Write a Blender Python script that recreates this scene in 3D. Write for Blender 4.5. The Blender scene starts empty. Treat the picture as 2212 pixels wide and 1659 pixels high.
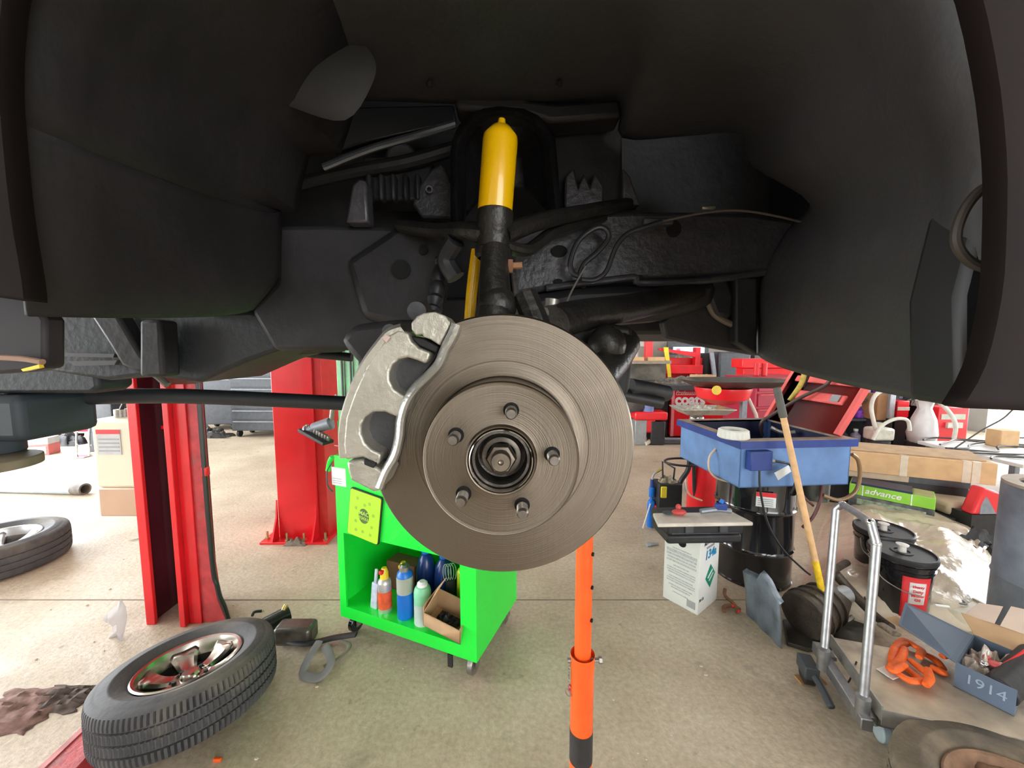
import bpy, bmesh, math, random
from mathutils import Matrix, Vector, noise

# ------------------------------------------------------------------ camera, sky, big lights, exposure
C = bpy.context.scene
COL = C.collection
F_PX, PITCH, EYE = 831.0, math.radians(5.16), 1.58
cam_data = bpy.data.cameras.new('camera')
cam_data.sensor_width = 36.0
cam_data.lens = F_PX / 2212 * 36.0
cam_data.clip_start = 0.02
cam = bpy.data.objects.new('camera', cam_data)
cam.location = (0, 0, EYE)
cam.rotation_euler = (math.radians(90) - PITCH, 0, 0)
COL.objects.link(cam)
C.camera = cam

w = bpy.data.worlds.new('world'); C.world = w; w.use_nodes = True
bg = w.node_tree.nodes['Background']
bg.inputs[0].default_value = (0.93, 0.97, 1.0, 1)
bg.inputs[1].default_value = 4.2

def area(name, loc, target, sx, sy, power, color):
    d = bpy.data.lights.new(name, 'AREA'); d.shape = 'RECTANGLE'; d.size = sx; d.size_y = sy
    d.energy = power; d.color = color
    o = bpy.data.objects.new(name, d); o.location = loc
    o.rotation_euler = (Vector(target) - Vector(loc)).to_track_quat('-Z', 'Y').to_euler()
    COL.objects.link(o); return o
# daylight through the bay door on the left and through the open doors behind the camera
area('bay_door_daylight', (-7.7, 3.6, 2.0), (0, 3.6, 0.6), 6.5, 3.4, 330, (0.93, 0.97, 1.0))
area('front_door_daylight', (4.4, -5.7, 2.2), (1.5, 2.0, 0.6), 6, 3.4, 70, (1.0, 0.97, 0.93))
area('right_door_daylight', (8.7, 5.0, 2.0), (3, 3.6, 0.6), 3.6, 3.0, 120, (0.97, 0.98, 1.0))

C.view_settings.view_transform = 'Standard'
C.view_settings.look = 'None'
C.view_settings.gamma = 1.0
C.view_settings.use_curve_mapping = False
C.view_settings.exposure = 0.68

# ------------------------------------------------------------------ helpers
PI = math.pi
def ray(u, v):
    x = (u - 1106) / F_PX; y = -(v - 829.5) / F_PX
    c, s = math.cos(PITCH), math.sin(PITCH)
    return Vector((x, c + y * s, -s + y * c))
def P(u, v, Y):
    d = ray(u, v); return Vector((0, 0, EYE)) + d * (Y / d.y)
def G(u, v, z=0.0):
    d = ray(u, v); return Vector((0, 0, EYE)) + d * ((z - EYE) / d.z)
def frame(o, x, y):
    x = Vector(x).normalized(); y = Vector(y); y = (y - x * y.dot(x)).normalized(); z = x.cross(y)
    m = Matrix((x, y, z)).transposed().to_4x4(); m.translation = Vector(o); return m
def T(x, y, z, rz=0.0): return Matrix.Translation((x, y, z)) @ Matrix.Rotation(rz, 4, 'Z')
def axis(p0, p1):
    d = Vector(p1) - Vector(p0); q = d.to_track_quat('Z', 'Y').to_matrix().to_4x4(); q.translation = Vector(p0); return q, d.length

MATS = {}
def M(name, color, rough=0.5, metal=0.0, var=0.12, scale=12.0, bump=0.0, bscale=60.0, second=None, thr=0.55, coat=0.0, alpha=1.0, emit=0.0, aniso=0.0, spec=0.5):
    if name in MATS: return MATS[name]
    m = bpy.data.materials.new(name); m.use_nodes = True; MATS[name] = m
    nt = m.node_tree; N = nt.nodes; L = nt.links; b = N['Principled BSDF']
    b.inputs['Roughness'].default_value = rough; b.inputs['Metallic'].default_value = metal
    b.inputs['Coat Weight'].default_value = coat; b.inputs['Alpha'].default_value = alpha
    b.inputs['Specular IOR Level'].default_value = spec
    tc = N.new('ShaderNodeTexCoord'); nz = N.new('ShaderNodeTexNoise'); nz.inputs['Scale'].default_value = scale
    nz.inputs['Detail'].default_value = 6; L.new(tc.outputs['Object'], nz.inputs['Vector'])
    rp = N.new('ShaderNodeValToRGB'); c = Vector(color[:3])
    lo = [max(0, k * (1 - var)) for k in c]; hi = [min(1, k * (1 + var)) for k in c]
    rp.color_ramp.elements[0].position = 0.3; rp.color_ramp.elements[1].position = 0.7
    rp.color_ramp.elements[0].color = (*lo, 1); rp.color_ramp.elements[1].color = (*hi, 1)
    L.new(nz.outputs['Fac'], rp.inputs['Fac']); out = rp.outputs['Color']
    if second is not None:
        n2 = N.new('ShaderNodeTexNoise'); n2.inputs['Scale'].default_value = scale * 0.37; n2.inputs['Detail'].default_value = 8
        L.new(tc.outputs['Object'], n2.inputs['Vector'])
        r2 = N.new('ShaderNodeValToRGB'); r2.color_ramp.elements[0].position = thr; r2.color_ramp.elements[1].position = min(1, thr + 0.12)
        L.new(n2.outputs['Fac'], r2.inputs['Fac'])
        mx = N.new('ShaderNodeMix'); mx.data_type = 'RGBA'; L.new(r2.outputs['Color'], mx.inputs[0])
        L.new(out, mx.inputs[6]); mx.inputs[7].default_value = (*second, 1); out = mx.outputs[2]
    L.new(out, b.inputs['Base Color'])
    if emit: L.new(out, b.inputs['Emission Color']); b.inputs['Emission Strength'].default_value = emit
    if bump:
        n3 = N.new('ShaderNodeTexNoise'); n3.inputs['Scale'].default_value = bscale; n3.inputs['Detail'].default_value = 5
        L.new(tc.outputs['Object'], n3.inputs['Vector'])
        bp = N.new('ShaderNodeBump'); bp.inputs['Strength'].default_value = bump; bp.inputs['Distance'].default_value = 0.01
        L.new(n3.outputs['Fac'], bp.inputs['Height']); L.new(bp.outputs['Normal'], b.inputs['Normal'])
    return m

WM = {}
def thing(name, label, cat, loc=(0, 0, 0), rz=0.0, group=None, mat=None):
    o = bpy.data.objects.new(name, None); o.empty_display_size = 0.05; COL.objects.link(o)
    m = mat if mat is not None else T(*loc, rz)
    o.matrix_world = m; WM[o.name] = m.copy()
    o['label'] = label; o['category'] = cat
    if group: o['group'] = group
    return o
def tag(o, label, cat, group=None, kind=None):
    o['label'] = label; o['category'] = cat
    if group: o['group'] = group
    if kind: o['kind'] = kind
    return o

class MB:
    """collects shapes in the thing's local space (or world space, see build)"""
    def __init__(s): s.v = []; s.f = []
    def add(s, vs, fs, m=None):
        n = len(s.v); s.v += [tuple(m @ Vector(p)) if m is not None else tuple(p) for p in vs]
        s.f += [tuple(i + n for i in f) for f in fs]; return s
    def box(s, c, sz, m=None, taper=1.0):
        x, y, z = sz[0] / 2, sz[1] / 2, sz[2] / 2; cx, cy, cz = c
        vs = [(cx + a * x * (taper if k > 0 else 1), cy + b * y * (taper if k > 0 else 1), cz + k * z) for k in (-1, 1) for a, b in ((-1, -1), (1, -1), (1, 1), (-1, 1))]
        return s.add(vs, [(3, 2, 1, 0), (4, 5, 6, 7), (0, 1, 5, 4), (1, 2, 6, 5), (2, 3, 7, 6), (3, 0, 4, 7)], m)
    def span(s, a, b, m=None):
        return s.box([(a[i] + b[i]) / 2 for i in range(3)], [abs(b[i] - a[i]) for i in range(3)], m)
    def lathe(s, prof, m=None, seg=32, sweep=2 * PI, fn=None):
        full = abs(sweep - 2 * PI) < 1e-4; n = seg if full else seg + 1; vs = []; fs = []
        for j in range(n):
            a = sweep * j / seg
            for i, (r, z) in enumerate(prof):
                if fn: r, z = fn(i, j, r, z)
                vs.append((r * math.cos(a), r * math.sin(a), z))
        k = len(prof)
        for j in range(seg):
            j2 = (j + 1) % n
            for i in range(k - 1):
                fs.append((j * k + i, j2 * k + i, j2 * k + i + 1, j * k + i + 1))
        return s.add(vs, fs, m)
    def cyl(s, p0, p1, r0, r1=None, seg=20, m=None):
        r1 = r0 if r1 is None else r1
        q, L = axis(p0, p1)
        return s.lathe([(0.00001, 0), (r0, 0), (r1, L), (0.00001, L)], (m @ q) if m is not None else q, seg)
    def ring(s, p0, p1, ro, ri, seg=24, m=None):
        q, L = axis(p0, p1)
        return s.lathe([(ri, 0), (ro, 0), (ro, L), (ri, L), (ri, 0)], (m @ q) if m is not None else q, seg)
    def sphere(s, c, r, m=None, seg=16, sc=(1, 1, 1)):
        n = max(4, seg // 2); prof = [(max(1e-5, math.sin(PI * i / n)) * r, -math.cos(PI * i / n) * r) for i in range(n + 1)]
        mm = Matrix.Translation(c) @ Matrix.Diagonal((*sc, 1)); return s.lathe(prof, (m @ mm) if m is not None else mm, seg)
    def tube(s, pts, r, seg=10, m=None, smooth=True, flat=None):
        pts = [Vector(p) for p in pts]
        if smooth and len(pts) > 2: pts = catmull(pts, 6)
        n = len(pts); vs = []; fs = []; up = None
        for i, p in enumerate(pts):
            t = (pts[min(i + 1, n - 1)] - pts[max(i - 1, 0)]).normalized()
            if up is None:
                up = Vector((0, 0, 1)) if abs(t.z) < 0.9 else Vector((0, 1, 0))
            a = t.cross(up)
            if a.length < 1e-6: a = t.cross(Vector((1, 0, 0)))
            a.normalize(); b = a.cross(t).normalized(); up = b
            rr = r(i / max(1, n - 1)) if callable(r) else r
            for k in range(seg):
                g = 2 * PI * k / seg
                vs.append(p + a * math.cos(g) * rr + b * math.sin(g) * rr * (flat or 1))
        for i in range(n - 1):
            for k in range(seg):
                k2 = (k + 1) % seg
                fs.append((i * seg + k, (i + 1) * seg + k, (i + 1) * seg + k2, i * seg + k2))
        fs.append(tuple(range(seg))[::1]); fs.append(tuple((n - 1) * seg + k for k in reversed(range(seg))))
        return s.add(vs, fs, m)
    def prism(s, poly, d, m=None):
        """polygon in local xy, extruded from z=0 to z=d"""
        n = len(poly); vs = [(x, y, 0) for x, y in poly] + [(x, y, d) for x, y in poly]
        fs = [tuple(reversed(range(n))), tuple(range(n, 2 * n))] + [(i, (i + 1) % n, n + (i + 1) % n, n + i) for i in range(n)]
        return s.add(vs, fs, m)
    def slab(s, pts, off):
        """3-D outline and an offset vector"""
        n = len(pts); off = Vector(off); vs = [Vector(p) for p in pts] + [Vector(p) + off for p in pts]
        fs = [tuple(range(n)), tuple(reversed(range(n, 2 * n)))] + [((i + 1) % n, i, n + i, n + (i + 1) % n) for i in range(n)]
        return s.add(vs, fs)
    def grid(s, rows, closed=False):
        k = len(rows[0]); vs = [p for r in rows for p in r]; fs = []
        for i in range(len(rows) - 1):
            for j in range(k - 1 + (1 if closed else 0)):
                fs.append((i * k + j, i * k + (j + 1) % k, (i + 1) * k + (j + 1) % k, (i + 1) * k + j))
        return s.add(vs, fs)
    def build(s, name, mat, parent=None, world=False, bevel=0.0, smooth=True, solid=0.0, subd=0, bseg=2, angle=35):
        me = bpy.data.meshes.new(name); me.from_pydata([tuple(v) for v in s.v], [], s.f); me.update()
        bm = bmesh.new(); bm.from_mesh(me); bmesh.ops.remove_doubles(bm, verts=bm.verts, dist=1e-5)
        bmesh.ops.dissolve_degenerate(bm, dist=1e-6, edges=bm.edges)
        bmesh.ops.recalc_face_normals(bm, faces=bm.faces); bm.to_mesh(me); bm.free()
        if world and parent is not None: me.transform(WM[parent.name].inverted())
        o = bpy.data.objects.new(name, me); COL.objects.link(o); me.materials.append(mat)
        if parent is not None: o.parent = parent; WM[o.name] = WM[parent.name].copy()
        else: WM[o.name] = Matrix()
        if solid: md = o.modifiers.new('thickness', 'SOLIDIFY'); md.thickness = solid; md.offset = 0
        if bevel: md = o.modifiers.new('bevel', 'BEVEL'); md.width = bevel; md.segments = bseg; md.limit_method = 'ANGLE'; md.angle_limit = math.radians(40)
        if subd: md = o.modifiers.new('subd', 'SUBSURF'); md.levels = md.render_levels = subd
        if smooth:
            me.shade_smooth()
            bm = bmesh.new(); bm.from_mesh(me)
            for e in bm.edges:
                if len(e.link_faces) == 2 and e.calc_face_angle(0) > math.radians(angle): e.smooth = False
            bm.to_mesh(me); bm.free()
        return o

def catmull(p, k, closed=False):
    out = []; n = len(p)
    rng = range(n) if closed else range(n - 1)
    g = (lambda i: p[i % n]) if closed else (lambda i: p[min(max(i, 0), n - 1)])
    for i in rng:
        a, b, c, d = g(i - 1), g(i), g(i + 1), g(i + 2)
        for j in range(k):
            t = j / k
            out.append(0.5 * ((2 * b) + (c - a) * t + (2 * a - 5 * b + 4 * c - d) * t * t + (3 * b - a - 3 * c + d) * t ** 3))
    if not closed: out.append(Vector(p[-1]))
    return out

def text(body, mat4, size, mat, parent, name='lettering', depth=0.0008, align='CENTER', bold=0.0, shear=0.0, label=None, xs=1.0):
    cu = bpy.data.curves.new(name, 'FONT'); cu.body = body; cu.size = size; cu.extrude = depth; cu.align_x = align; cu.align_y = 'CENTER'
    cu.offset = bold; cu.shear = shear; cu.materials.append(mat); cu.resolution_u = 3
    tmp = bpy.data.objects.new(name, cu); COL.objects.link(tmp); bpy.context.view_layer.update()
    me = bpy.data.meshes.new_from_object(tmp.evaluated_get(bpy.context.evaluated_depsgraph_get()))
    bpy.data.objects.remove(tmp); o = bpy.data.objects.new(name, me); COL.objects.link(o); o.parent = parent
    o.matrix_local = WM[parent.name].inverted() @ mat4 @ Matrix.Diagonal((xs, 1, 1, 1)); 
    if label: o['label'] = label
    return o

def copy_tree(o, parent=None):
    c = o.copy(); COL.objects.link(c); c.parent = parent; WM[c.name] = WM[o.name].copy()
    for ch in list(o.children): copy_tree(ch, c)
    return c
def move(o, m):
    o.matrix_world = m; WM[o.name] = m.copy()
    return o

# ------------------------------------------------------------------ materials
blk = M('dark_plastic', (0.016, 0.0145, 0.015), 0.62, 0, 0.45, 5, 0.2, 40, second=(0.028, 0.022, 0.018), thr=0.56, spec=0.3)
und = M('undercoated_steel', (0.017, 0.016, 0.0175), 0.55, 0, 0.4, 9, 0.15, 55, spec=0.35)
undg = M('worn_painted_frame', (0.042, 0.040, 0.044), 0.42, 0.1, 0.35, 14, 0.3, 70)
cav = M('grease_and_shade_metal', (0.005, 0.0045, 0.0055), 0.6, 0, 0.6, 11, 0.3, 30, second=(0.014, 0.008, 0.005), thr=0.62)  # near-black for greasy parts and for the painted shade of the cavity
arm_m = M('greasy_cast_iron', (0.020, 0.018, 0.016), 0.38, 0.3, 0.4, 25, 0.22, 90)
yel = M('yellow_enamel', (0.74, 0.42, 0.0), 0.28, 0, 0.05, 6, 0.0, coat=0.4)
orange = M('orange_enamel', (0.83, 0.105, 0.012), 0.38, 0, 0.12, 14, 0.05, 80, second=(0.45, 0.06, 0.02), thr=0.68)
zinc = M('zinc_casting', (0.44, 0.42, 0.365), 0.42, 0.7, 0.12, 30, 0.25, 120)
lime = M('lime_enamel', (0.01, 0.80, 0.05), 0.33, 0, 0.05, 3, coat=0.3)
red = M('red_enamel', (0.75, 0.010, 0.018), 0.35, 0, 0.10, 5, 0.02, 60, coat=0.2)
redd = M('scuffed_red_enamel', (0.50, 0.045, 0.05), 0.5, 0, 0.25, 14, 0.25, 50, second=(0.3, 0.10, 0.09), thr=0.6)
maroon = M('maroon_enamel', (0.33, 0.006, 0.03), 0.35, 0, 0.15, 4)
blue = M('blue_enamel', (0.13, 0.25, 0.50), 0.4, 0, 0.18, 6, 0.08, 30, second=(0.04, 0.09, 0.3), thr=0.62)
blued = M('dark_blue_enamel', (0.02, 0.05, 0.24), 0.4, 0, 0.25, 10)
gblk = M('gloss_black_enamel', (0.008, 0.008, 0.010), 0.14, 0, 0.3, 6, coat=0.6)
sblk = M('satin_black', (0.018, 0.018, 0.020), 0.5, 0, 0.3, 20, 0.1)
dgrey = M('dark_grey_plastic', (0.055, 0.06, 0.068), 0.5, 0, 0.2, 20, 0.1)
mgrey = M('mid_grey_metal', (0.22, 0.24, 0.27), 0.4, 0.3, 0.15, 20)
lgrey = M('light_grey_metal', (0.45, 0.48, 0.52), 0.35, 0.5, 0.1, 20)
chrome = M('chrome', (0.72, 0.72, 0.73), 0.12, 1, 0.08, 20)
galv = M('worn_chrome_tube', (0.36, 0.36, 0.37), 0.36, 0.85, 0.15, 30)
steel = M('dirty_steel', (0.33, 0.31, 0.28), 0.4, 0.8, 0.25, 20, 0.2)
rub = M('tyre_rubber', (0.060, 0.058, 0.060), 0.72, 0, 0.25, 8, 0.2, 50, second=(0.14, 0.122, 0.10), thr=0.55)
rubd = M('dusty_tyre_rubber', (0.16, 0.125, 0.085), 0.85, 0, 0.35, 9, 0.5, 60, second=(0.07, 0.06, 0.05), thr=0.58)
white = M('white_plastic', (0.78, 0.78, 0.76), 0.5, 0, 0.04, 8)
card = M('cardboard', (0.58, 0.37, 0.19), 0.85, 0, 0.10, 10)
cardp = M('pale_cardboard', (0.60, 0.47, 0.38), 0.85, 0, 0.08, 10)
wcard = M('white_printed_carton', (0.75, 0.75, 0.72), 0.7, 0, 0.04, 10)
wood = M('pale_wood', (0.70, 0.42, 0.20), 0.6, 0, 0.14, 22)
paper = M('paper_label', (0.72, 0.74, 0.74), 0.7, 0, 0.04, 10)
ink = M('black_ink', (0.03, 0.03, 0.035), 0.6, 0, 0.1, 10)
inkg = M('grey_ink', (0.33, 0.34, 0.36), 0.6, 0, 0.1, 10)
rust = M('rusty_iron', (0.20, 0.10, 0.05), 0.8, 0.2, 0.4, 30, 0.5)
bluep = M('blue_plastic', (0.01, 0.16, 0.62), 0.35, 0, 0.15, 10)
redl = M('red_label', (0.68, 0.02, 0.025), 0.5, 0, 0.05, 10)
yelp = M('yellow_plastic', (0.85, 0.62, 0.03), 0.4, 0, 0.08, 10)
# ------------------------------------------------------------------ the workshop
def struct(name, mb, mat, **k):
    o = mb.build(name, mat, smooth=False, **k); o['kind'] = 'structure'; return o
def concrete():
    m = bpy.data.materials.new('concrete_floor'); m.use_nodes = True; nt = m.node_tree; N = nt.nodes; L = nt.links
    b = N['Principled BSDF']; tc = N.new('ShaderNodeTexCoord')
    def nz(s, d=8, r=0.6):
        n = N.new('ShaderNodeTexNoise'); n.inputs['Scale'].default_value = s; n.inputs['Detail'].default_value = d; n.inputs['Roughness'].default_value = r
        L.new(tc.outputs['Object'], n.inputs['Vector']); return n.outputs['Fac']
    def ramp(f, a, b_, c0, c1):
        r = N.new('ShaderNodeValToRGB'); r.color_ramp.elements[0].position = a; r.color_ramp.elements[1].position = b_
        r.color_ramp.elements[0].color = (*c0, 1); r.color_ramp.elements[1].color = (*c1, 1); L.new(f, r.inputs['Fac']); return r.outputs['Color']
    def mix(f, a, c, mode='MIX'):
        x = N.new('ShaderNodeMix'); x.data_type = 'RGBA'; x.blend_type = mode
        if isinstance(f, float): x.inputs[0].default_value = f
        else: L.new(f, x.inputs[0])
        L.new(a, x.inputs[6])
        if isinstance(c, tuple): x.inputs[7].default_value = (*c, 1)
        else: L.new(c, x.inputs[7])
        return x.outputs[2]
    base = ramp(nz(1.6), 0.35, 0.65, (0.47, 0.38, 0.275), (0.63, 0.535, 0.41))
    fine = ramp(nz(45, 4), 0.35, 0.7, (0.74, 0.71, 0.68), (1.1, 1.1, 1.1))
    c = mix(0.75, base, fine, 'MULTIPLY')
    c = mix(ramp(nz(2.7, 9, 0.7), 0.57, 0.72, (0, 0, 0), (0.65, 0.65, 0.65)), c, (0.22, 0.185, 0.145))
    c = mix(ramp(nz(9, 4, 0.5), 0.68, 0.74, (0, 0, 0), (0.55, 0.55, 0.55)), c, (0.16, 0.12, 0.09))
    L.new(c, b.inputs['Base Color'])
    rr = ramp(nz(3), 0.3, 0.7, (0.42,) * 3, (0.68,) * 3); L.new(rr, b.inputs['Roughness'])
    bp = N.new('ShaderNodeBump'); bp.inputs['Strength'].default_value = 0.35; bp.inputs['Distance'].default_value = 0.01
    L.new(nz(35, 6), bp.inputs['Height']); L.new(bp.outputs['Normal'], b.inputs['Normal'])
    return m
conc = concrete()
struct('floor', MB().span((-14, -9, -0.2), (16, 14, 0)), conc)
wallm = M('wall_panel', (0.30, 0.27, 0.23), 0.8, 0, 0.2, 2, 0.1)
walll = M('wall_panel_light', (0.55, 0.54, 0.52), 0.8, 0, 0.1, 2)
ceilm = M('ceiling_panel', (0.42, 0.42, 0.41), 0.8, 0, 0.1, 2)
struct('wall_back', MB().span((-8.2, 9.0, 0), (9.2, 9.2, 4.6)), wallm)
struct('wall_left', MB().span((-8.2, 7.6, 0), (-8, 9.0, 4.6)).span((-8.2, -6, 3.8), (-8, 7.6, 4.6)).span((-8.2, -6.2, 0), (-8, -5.4, 4.6)), walll)
struct('wall_right', MB().span((9, 7.2, 0), (9.2, 9.0, 4.6)).span((9, -6, 3.6), (9.2, 7.2, 4.6)).span((9, -6.2, 0), (9.2, 2.2, 3.6)), walll)
struct('wall_front', MB().span((-8, -6.2, 3.9), (9, -6, 4.6)).span((-8, -6.2, 0), (1.2, -6, 3.9)).span((7.6, -6.2, 0), (9, -6, 3.9)), walll)
struct('ceiling', MB().span((-8.2, -6.2, 4.6), (9.2, 9.2, 4.75)), ceilm)
jm = M('floor_joint', (0.22, 0.175, 0.13), 0.9)
def joint(n, a, b, wd=0.009):
    a = Vector((a[0], a[1], 0)); b = Vector((b[0], b[1], 0)); d = (b - a).normalized(); s = Vector((-d.y, d.x, 0)) * wd / 2
    struct(n, MB().slab([a - s, b - s, b + s, a + s], (0, 0, 0.0015)), jm)
g1 = G(1100, 1296); joint('trim_1', (-7.9, g1.y), (8.9, g1.y)); 

# tube lights hanging from the ceiling
lampm = M('lit_tube', (1.0, 1.0, 0.97), 0.5, emit=42.0, var=0.0)
first = None
for x, y in ((-4.5, 2), (-4.5, 6), (0, -2.5), (0, 6.3), (4.5, 2), (4.5, 6)):
    if first is None:
        first = thing('ceiling_light', 'white twin tube light hung under the workshop ceiling', 'ceiling light', (x, y, 4.5), group='tube lights under the ceiling')
        MB().box((0, 0, 0.06), (1.3, 0.2, 0.08)).build('housing', white, first, bevel=0.01)
        for s in (-0.05, 0.05): MB().cyl((-0.6, s, 0), (0.6, s, 0), 0.016).build('tube', lampm, first)
    else:
        move(copy_tree(first), T(x, y, 4.5))
# ------------------------------------------------------------------ the raised vehicle
veh = thing('vehicle', 'dark raised vehicle with an open wheel well, bare brake disc and yellow shock', 'vehicle', (0, 1.2, 0))
def wv(mb, name, mat, parent=None, **k): return mb.build(name, mat, parent or veh, world=True, **k)

# wheel-arch liners: stations of (front lip point, inner edge point)
def loft(stations, bow=0.34, n=9, dents=()):
    rows = []
    for (fu, fv, fY), (bu, bv, bY) in stations:
        f = P(fu, fv, fY); b = P(bu, bv, bY); mid = f.lerp(b, bow); mid.y = f.y + (b.y - f.y) * 0.72
        row = []
        for i in range(n):
            t = i / (n - 1); q = f * (1 - t) ** 2 + mid * 2 * t * (1 - t) + b * t * t
            row.append(q)
        rows.append(row)
    cols = list(zip(*rows)); out = [catmull(list(c), 5) for c in cols]
    rows = list(zip(*out)); rows = [list(r) for r in rows]
    for r in rows:
        for i in range(1, n - 1):
            r[i] = r[i] + Vector((0, 1, 0)) * 0.016 * noise.noise(r[i] * 5.0)
            for (c, rad, h) in dents:
                d = (r[i] - c).length
                if d < rad: r[i] = r[i] - Vector((0, 1, 0)) * h * (0.5 + 0.5 * math.cos(PI * d / rad))
    return rows
left_st = [((58, 682, .36), (545, 668, .74)), ((48, 600, .35), (598, 600, .78)), ((20, 450, .34), (606, 530, .80)), ((0, 250, .33), (606, 458, .80))]
rows = loft(left_st); 
step = [(606, 456), (641, 455), (652, 395), (667, 336), (735, 331), (755, 270), (772, 216), (880, 218), (985, 224), (1060, 226)]
fl = [(-5, 150), (0, 40), (20, -70), (90, -190), (190, -310), (330, -420), (520, -500), (720, -550), (900, -570), (1060, -580)]
st2 = [((0, 250, .33), (606, 458, .80))] + [((a, b, .33), (c, d, .82)) for (a, b), (c, d) in zip(fl, step)]
m1 = MB(); m1.grid(rows)
rows2 = []
for (fu, fv, fY), (bu, bv, bY) in st2:
    f = P(fu, fv, fY); b = P(bu, bv, bY); mid = f.lerp(b, 0.34); mid.y = f.y + (b.y - f.y) * 0.72
    if bu <= 772: rows2.append([f * (1 - t) ** 2 + mid * 2 * t * (1 - t) + b * t * t for t in [i / 10 for i in range(11)]])
m1.grid(rows2)
ll = wv(m1, 'front_wheel_arch_liner', blk, solid=0.004)
stR = [((520, -500, .33), (772, 216, .82)), ((790, -560, .33), (880, 218, .82)), ((1060, -580, .33), (1060, 226, .82)), ((1250, -570, .33), (1200, 226, .83)), ((1500, -520, .33), (1335, 222, .84)), ((1750, -420, .33), (1345, 296, .84)),
       ((1950, -270, .33), (1480, 292, .86)), ((2090, -100, .33), (1600, 288, .86)), ((2150, 120, .33), (1625, 350, .86)), ((2170, 330, .34), (1760, 420, .84)),
       ((2168, 500, .35), (1700, 500, .84)), ((2160, 640, .36), (1645, 600, .86)), ((2125, 790, .38), (1640, 700, .86)), ((2075, 880, .40), (1640, 768, .84))]
rowsR = []
for (fu, fv, fY), (bu, bv, bY) in stR:
    f = P(fu, fv, fY); b = P(bu, bv, bY); mid = f.lerp(b, 0.34); mid.y = f.y + (b.y - f.y) * 0.72
    rowsR.append([f * (1 - t) ** 2 + mid * 2 * t * (1 - t) + b * t * t for t in [i / 12 for i in range(13)]])
rowsR.insert(0, [p.copy() for p in rowsR[0]])
cols = [catmull([r[j] for r in rowsR], 4) for j in range(13)]
rowsR = [list(r) for r in zip(*cols)]
lr = wv(MB().grid(rowsR), 'rear_wheel_arch_liner', M('smooth_arch_liner', (0.042, 0.040, 0.043), 0.5, 0, 0.25, 4, 0.2, 30, second=(0.026, 0.023, 0.02), thr=0.6), solid=0.004)
# fender skin outside the opening: ring from the lip outwards
lipL = [P(a, b, .32) for a, b in [(50, 650), (45, 600), (20, 450), (0, 250)] + fl] + [P(a, b, .32) for a, b in [(1250, -570), (1500, -520), (1750, -420), (1950, -270), (2090, -100), (2150, 120), (2175, 330), (2175, 500), (2165, 640), (2130, 790), (2080, 880)]]
lip = catmull(lipL, 3); cx = Vector((0, .32, 1.55))
outer = []
for q in lip:
    d = (q - cx); d.y = 0; d.normalize(); outer.append([q + Vector((0, .015, 0)), q, q + d * 0.012 + Vector((0, -.004, 0)), q + d * 0.12 + Vector((0, 0.0, 0)), q + d * 0.30 + Vector((0, .05, 0))])
wv(MB().grid(outer), 'fender_skin', M('dark_maroon_paint', (0.010, 0.006, 0.006), 0.7, 0, 0.3, 5, spec=0.2), solid=0.004)
# lower corner panels left and right of the opening
wv(MB().slab([P(0, 560, .40), P(60, 640, .40), P(96, 690, .40), P(96, 795, .40), P(60, 803, .40), P(0, 808, .40), P(-160, 815, .40), P(-160, 560, .40)], (0, 0.02, 0)), 'fender_bottom_panel', M('grey_brown_plastic', (0.026, 0.022, 0.024), 0.6, 0, 0.15, 5, spec=0.3), bevel=0.004)
wv(MB().tube([P(0, 772, .39), P(50, 775, .39), P(92, 782, .39)], 0.003), 'edge_trim', M('rubbed_edge', (0.30, 0.18, 0.13), 0.5))
wv(MB().slab([P(56, 797, .392), P(94, 787, .392), P(96, 794, .392), P(60, 802, .392)], (0, -.004, 0)), 'yellow_marker', yelp)
wv(MB().slab([P(2070, 640, .38), P(2130, 420, .37), P(2150, 300, .37), P(2330, 300, .37), P(2330, 880, .37), P(2075, 878, .37)], (0, 0.05, 0)), 'fender_rear_panel', M('rear_panel', (0.018, 0.018, 0.0195), 0.5, 0, 0.2, 5), bevel=0.006)
wv(MB().slab([P(2130, 760, .36), P(2212, 690, .36), P(2330, 650, .36), P(2330, 872, .36), P(2110, 872, .36)], (0, 0.02, 0)), 'mud_flap', M('brownish_flap', (0.028, 0.025, 0.022), 0.6), bevel=0.004)
wv(MB().slab([P(2060, 560, .42), P(2075, 558, .42), P(2090, 565, .42), P(2080, 578, .42), P(2052, 590, .42)], (0, -.003, 0)), 'white_clip', M('white_clip', (0.75, 0.8, 0.72), 0.4))
wv(MB().tube([P(2052, 318, .5), P(2075, 304, .5), P(2098, 290, .5)], 0.0014, flat=0.5), 'straw_splinter', M('straw', (0.6, 0.6, 0.45), 0.6))
wv(MB().tube([P(2175, 390, .35), P(2120, 410, .352), P(2080, 460, .354), P(2065, 520, .354), P(2095, 565, .354), P(2150, 585, .352)], 0.0042), 'arch_wiring', M('brown_hose', (0.035, 0.027, 0.021), 0.6))

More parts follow.
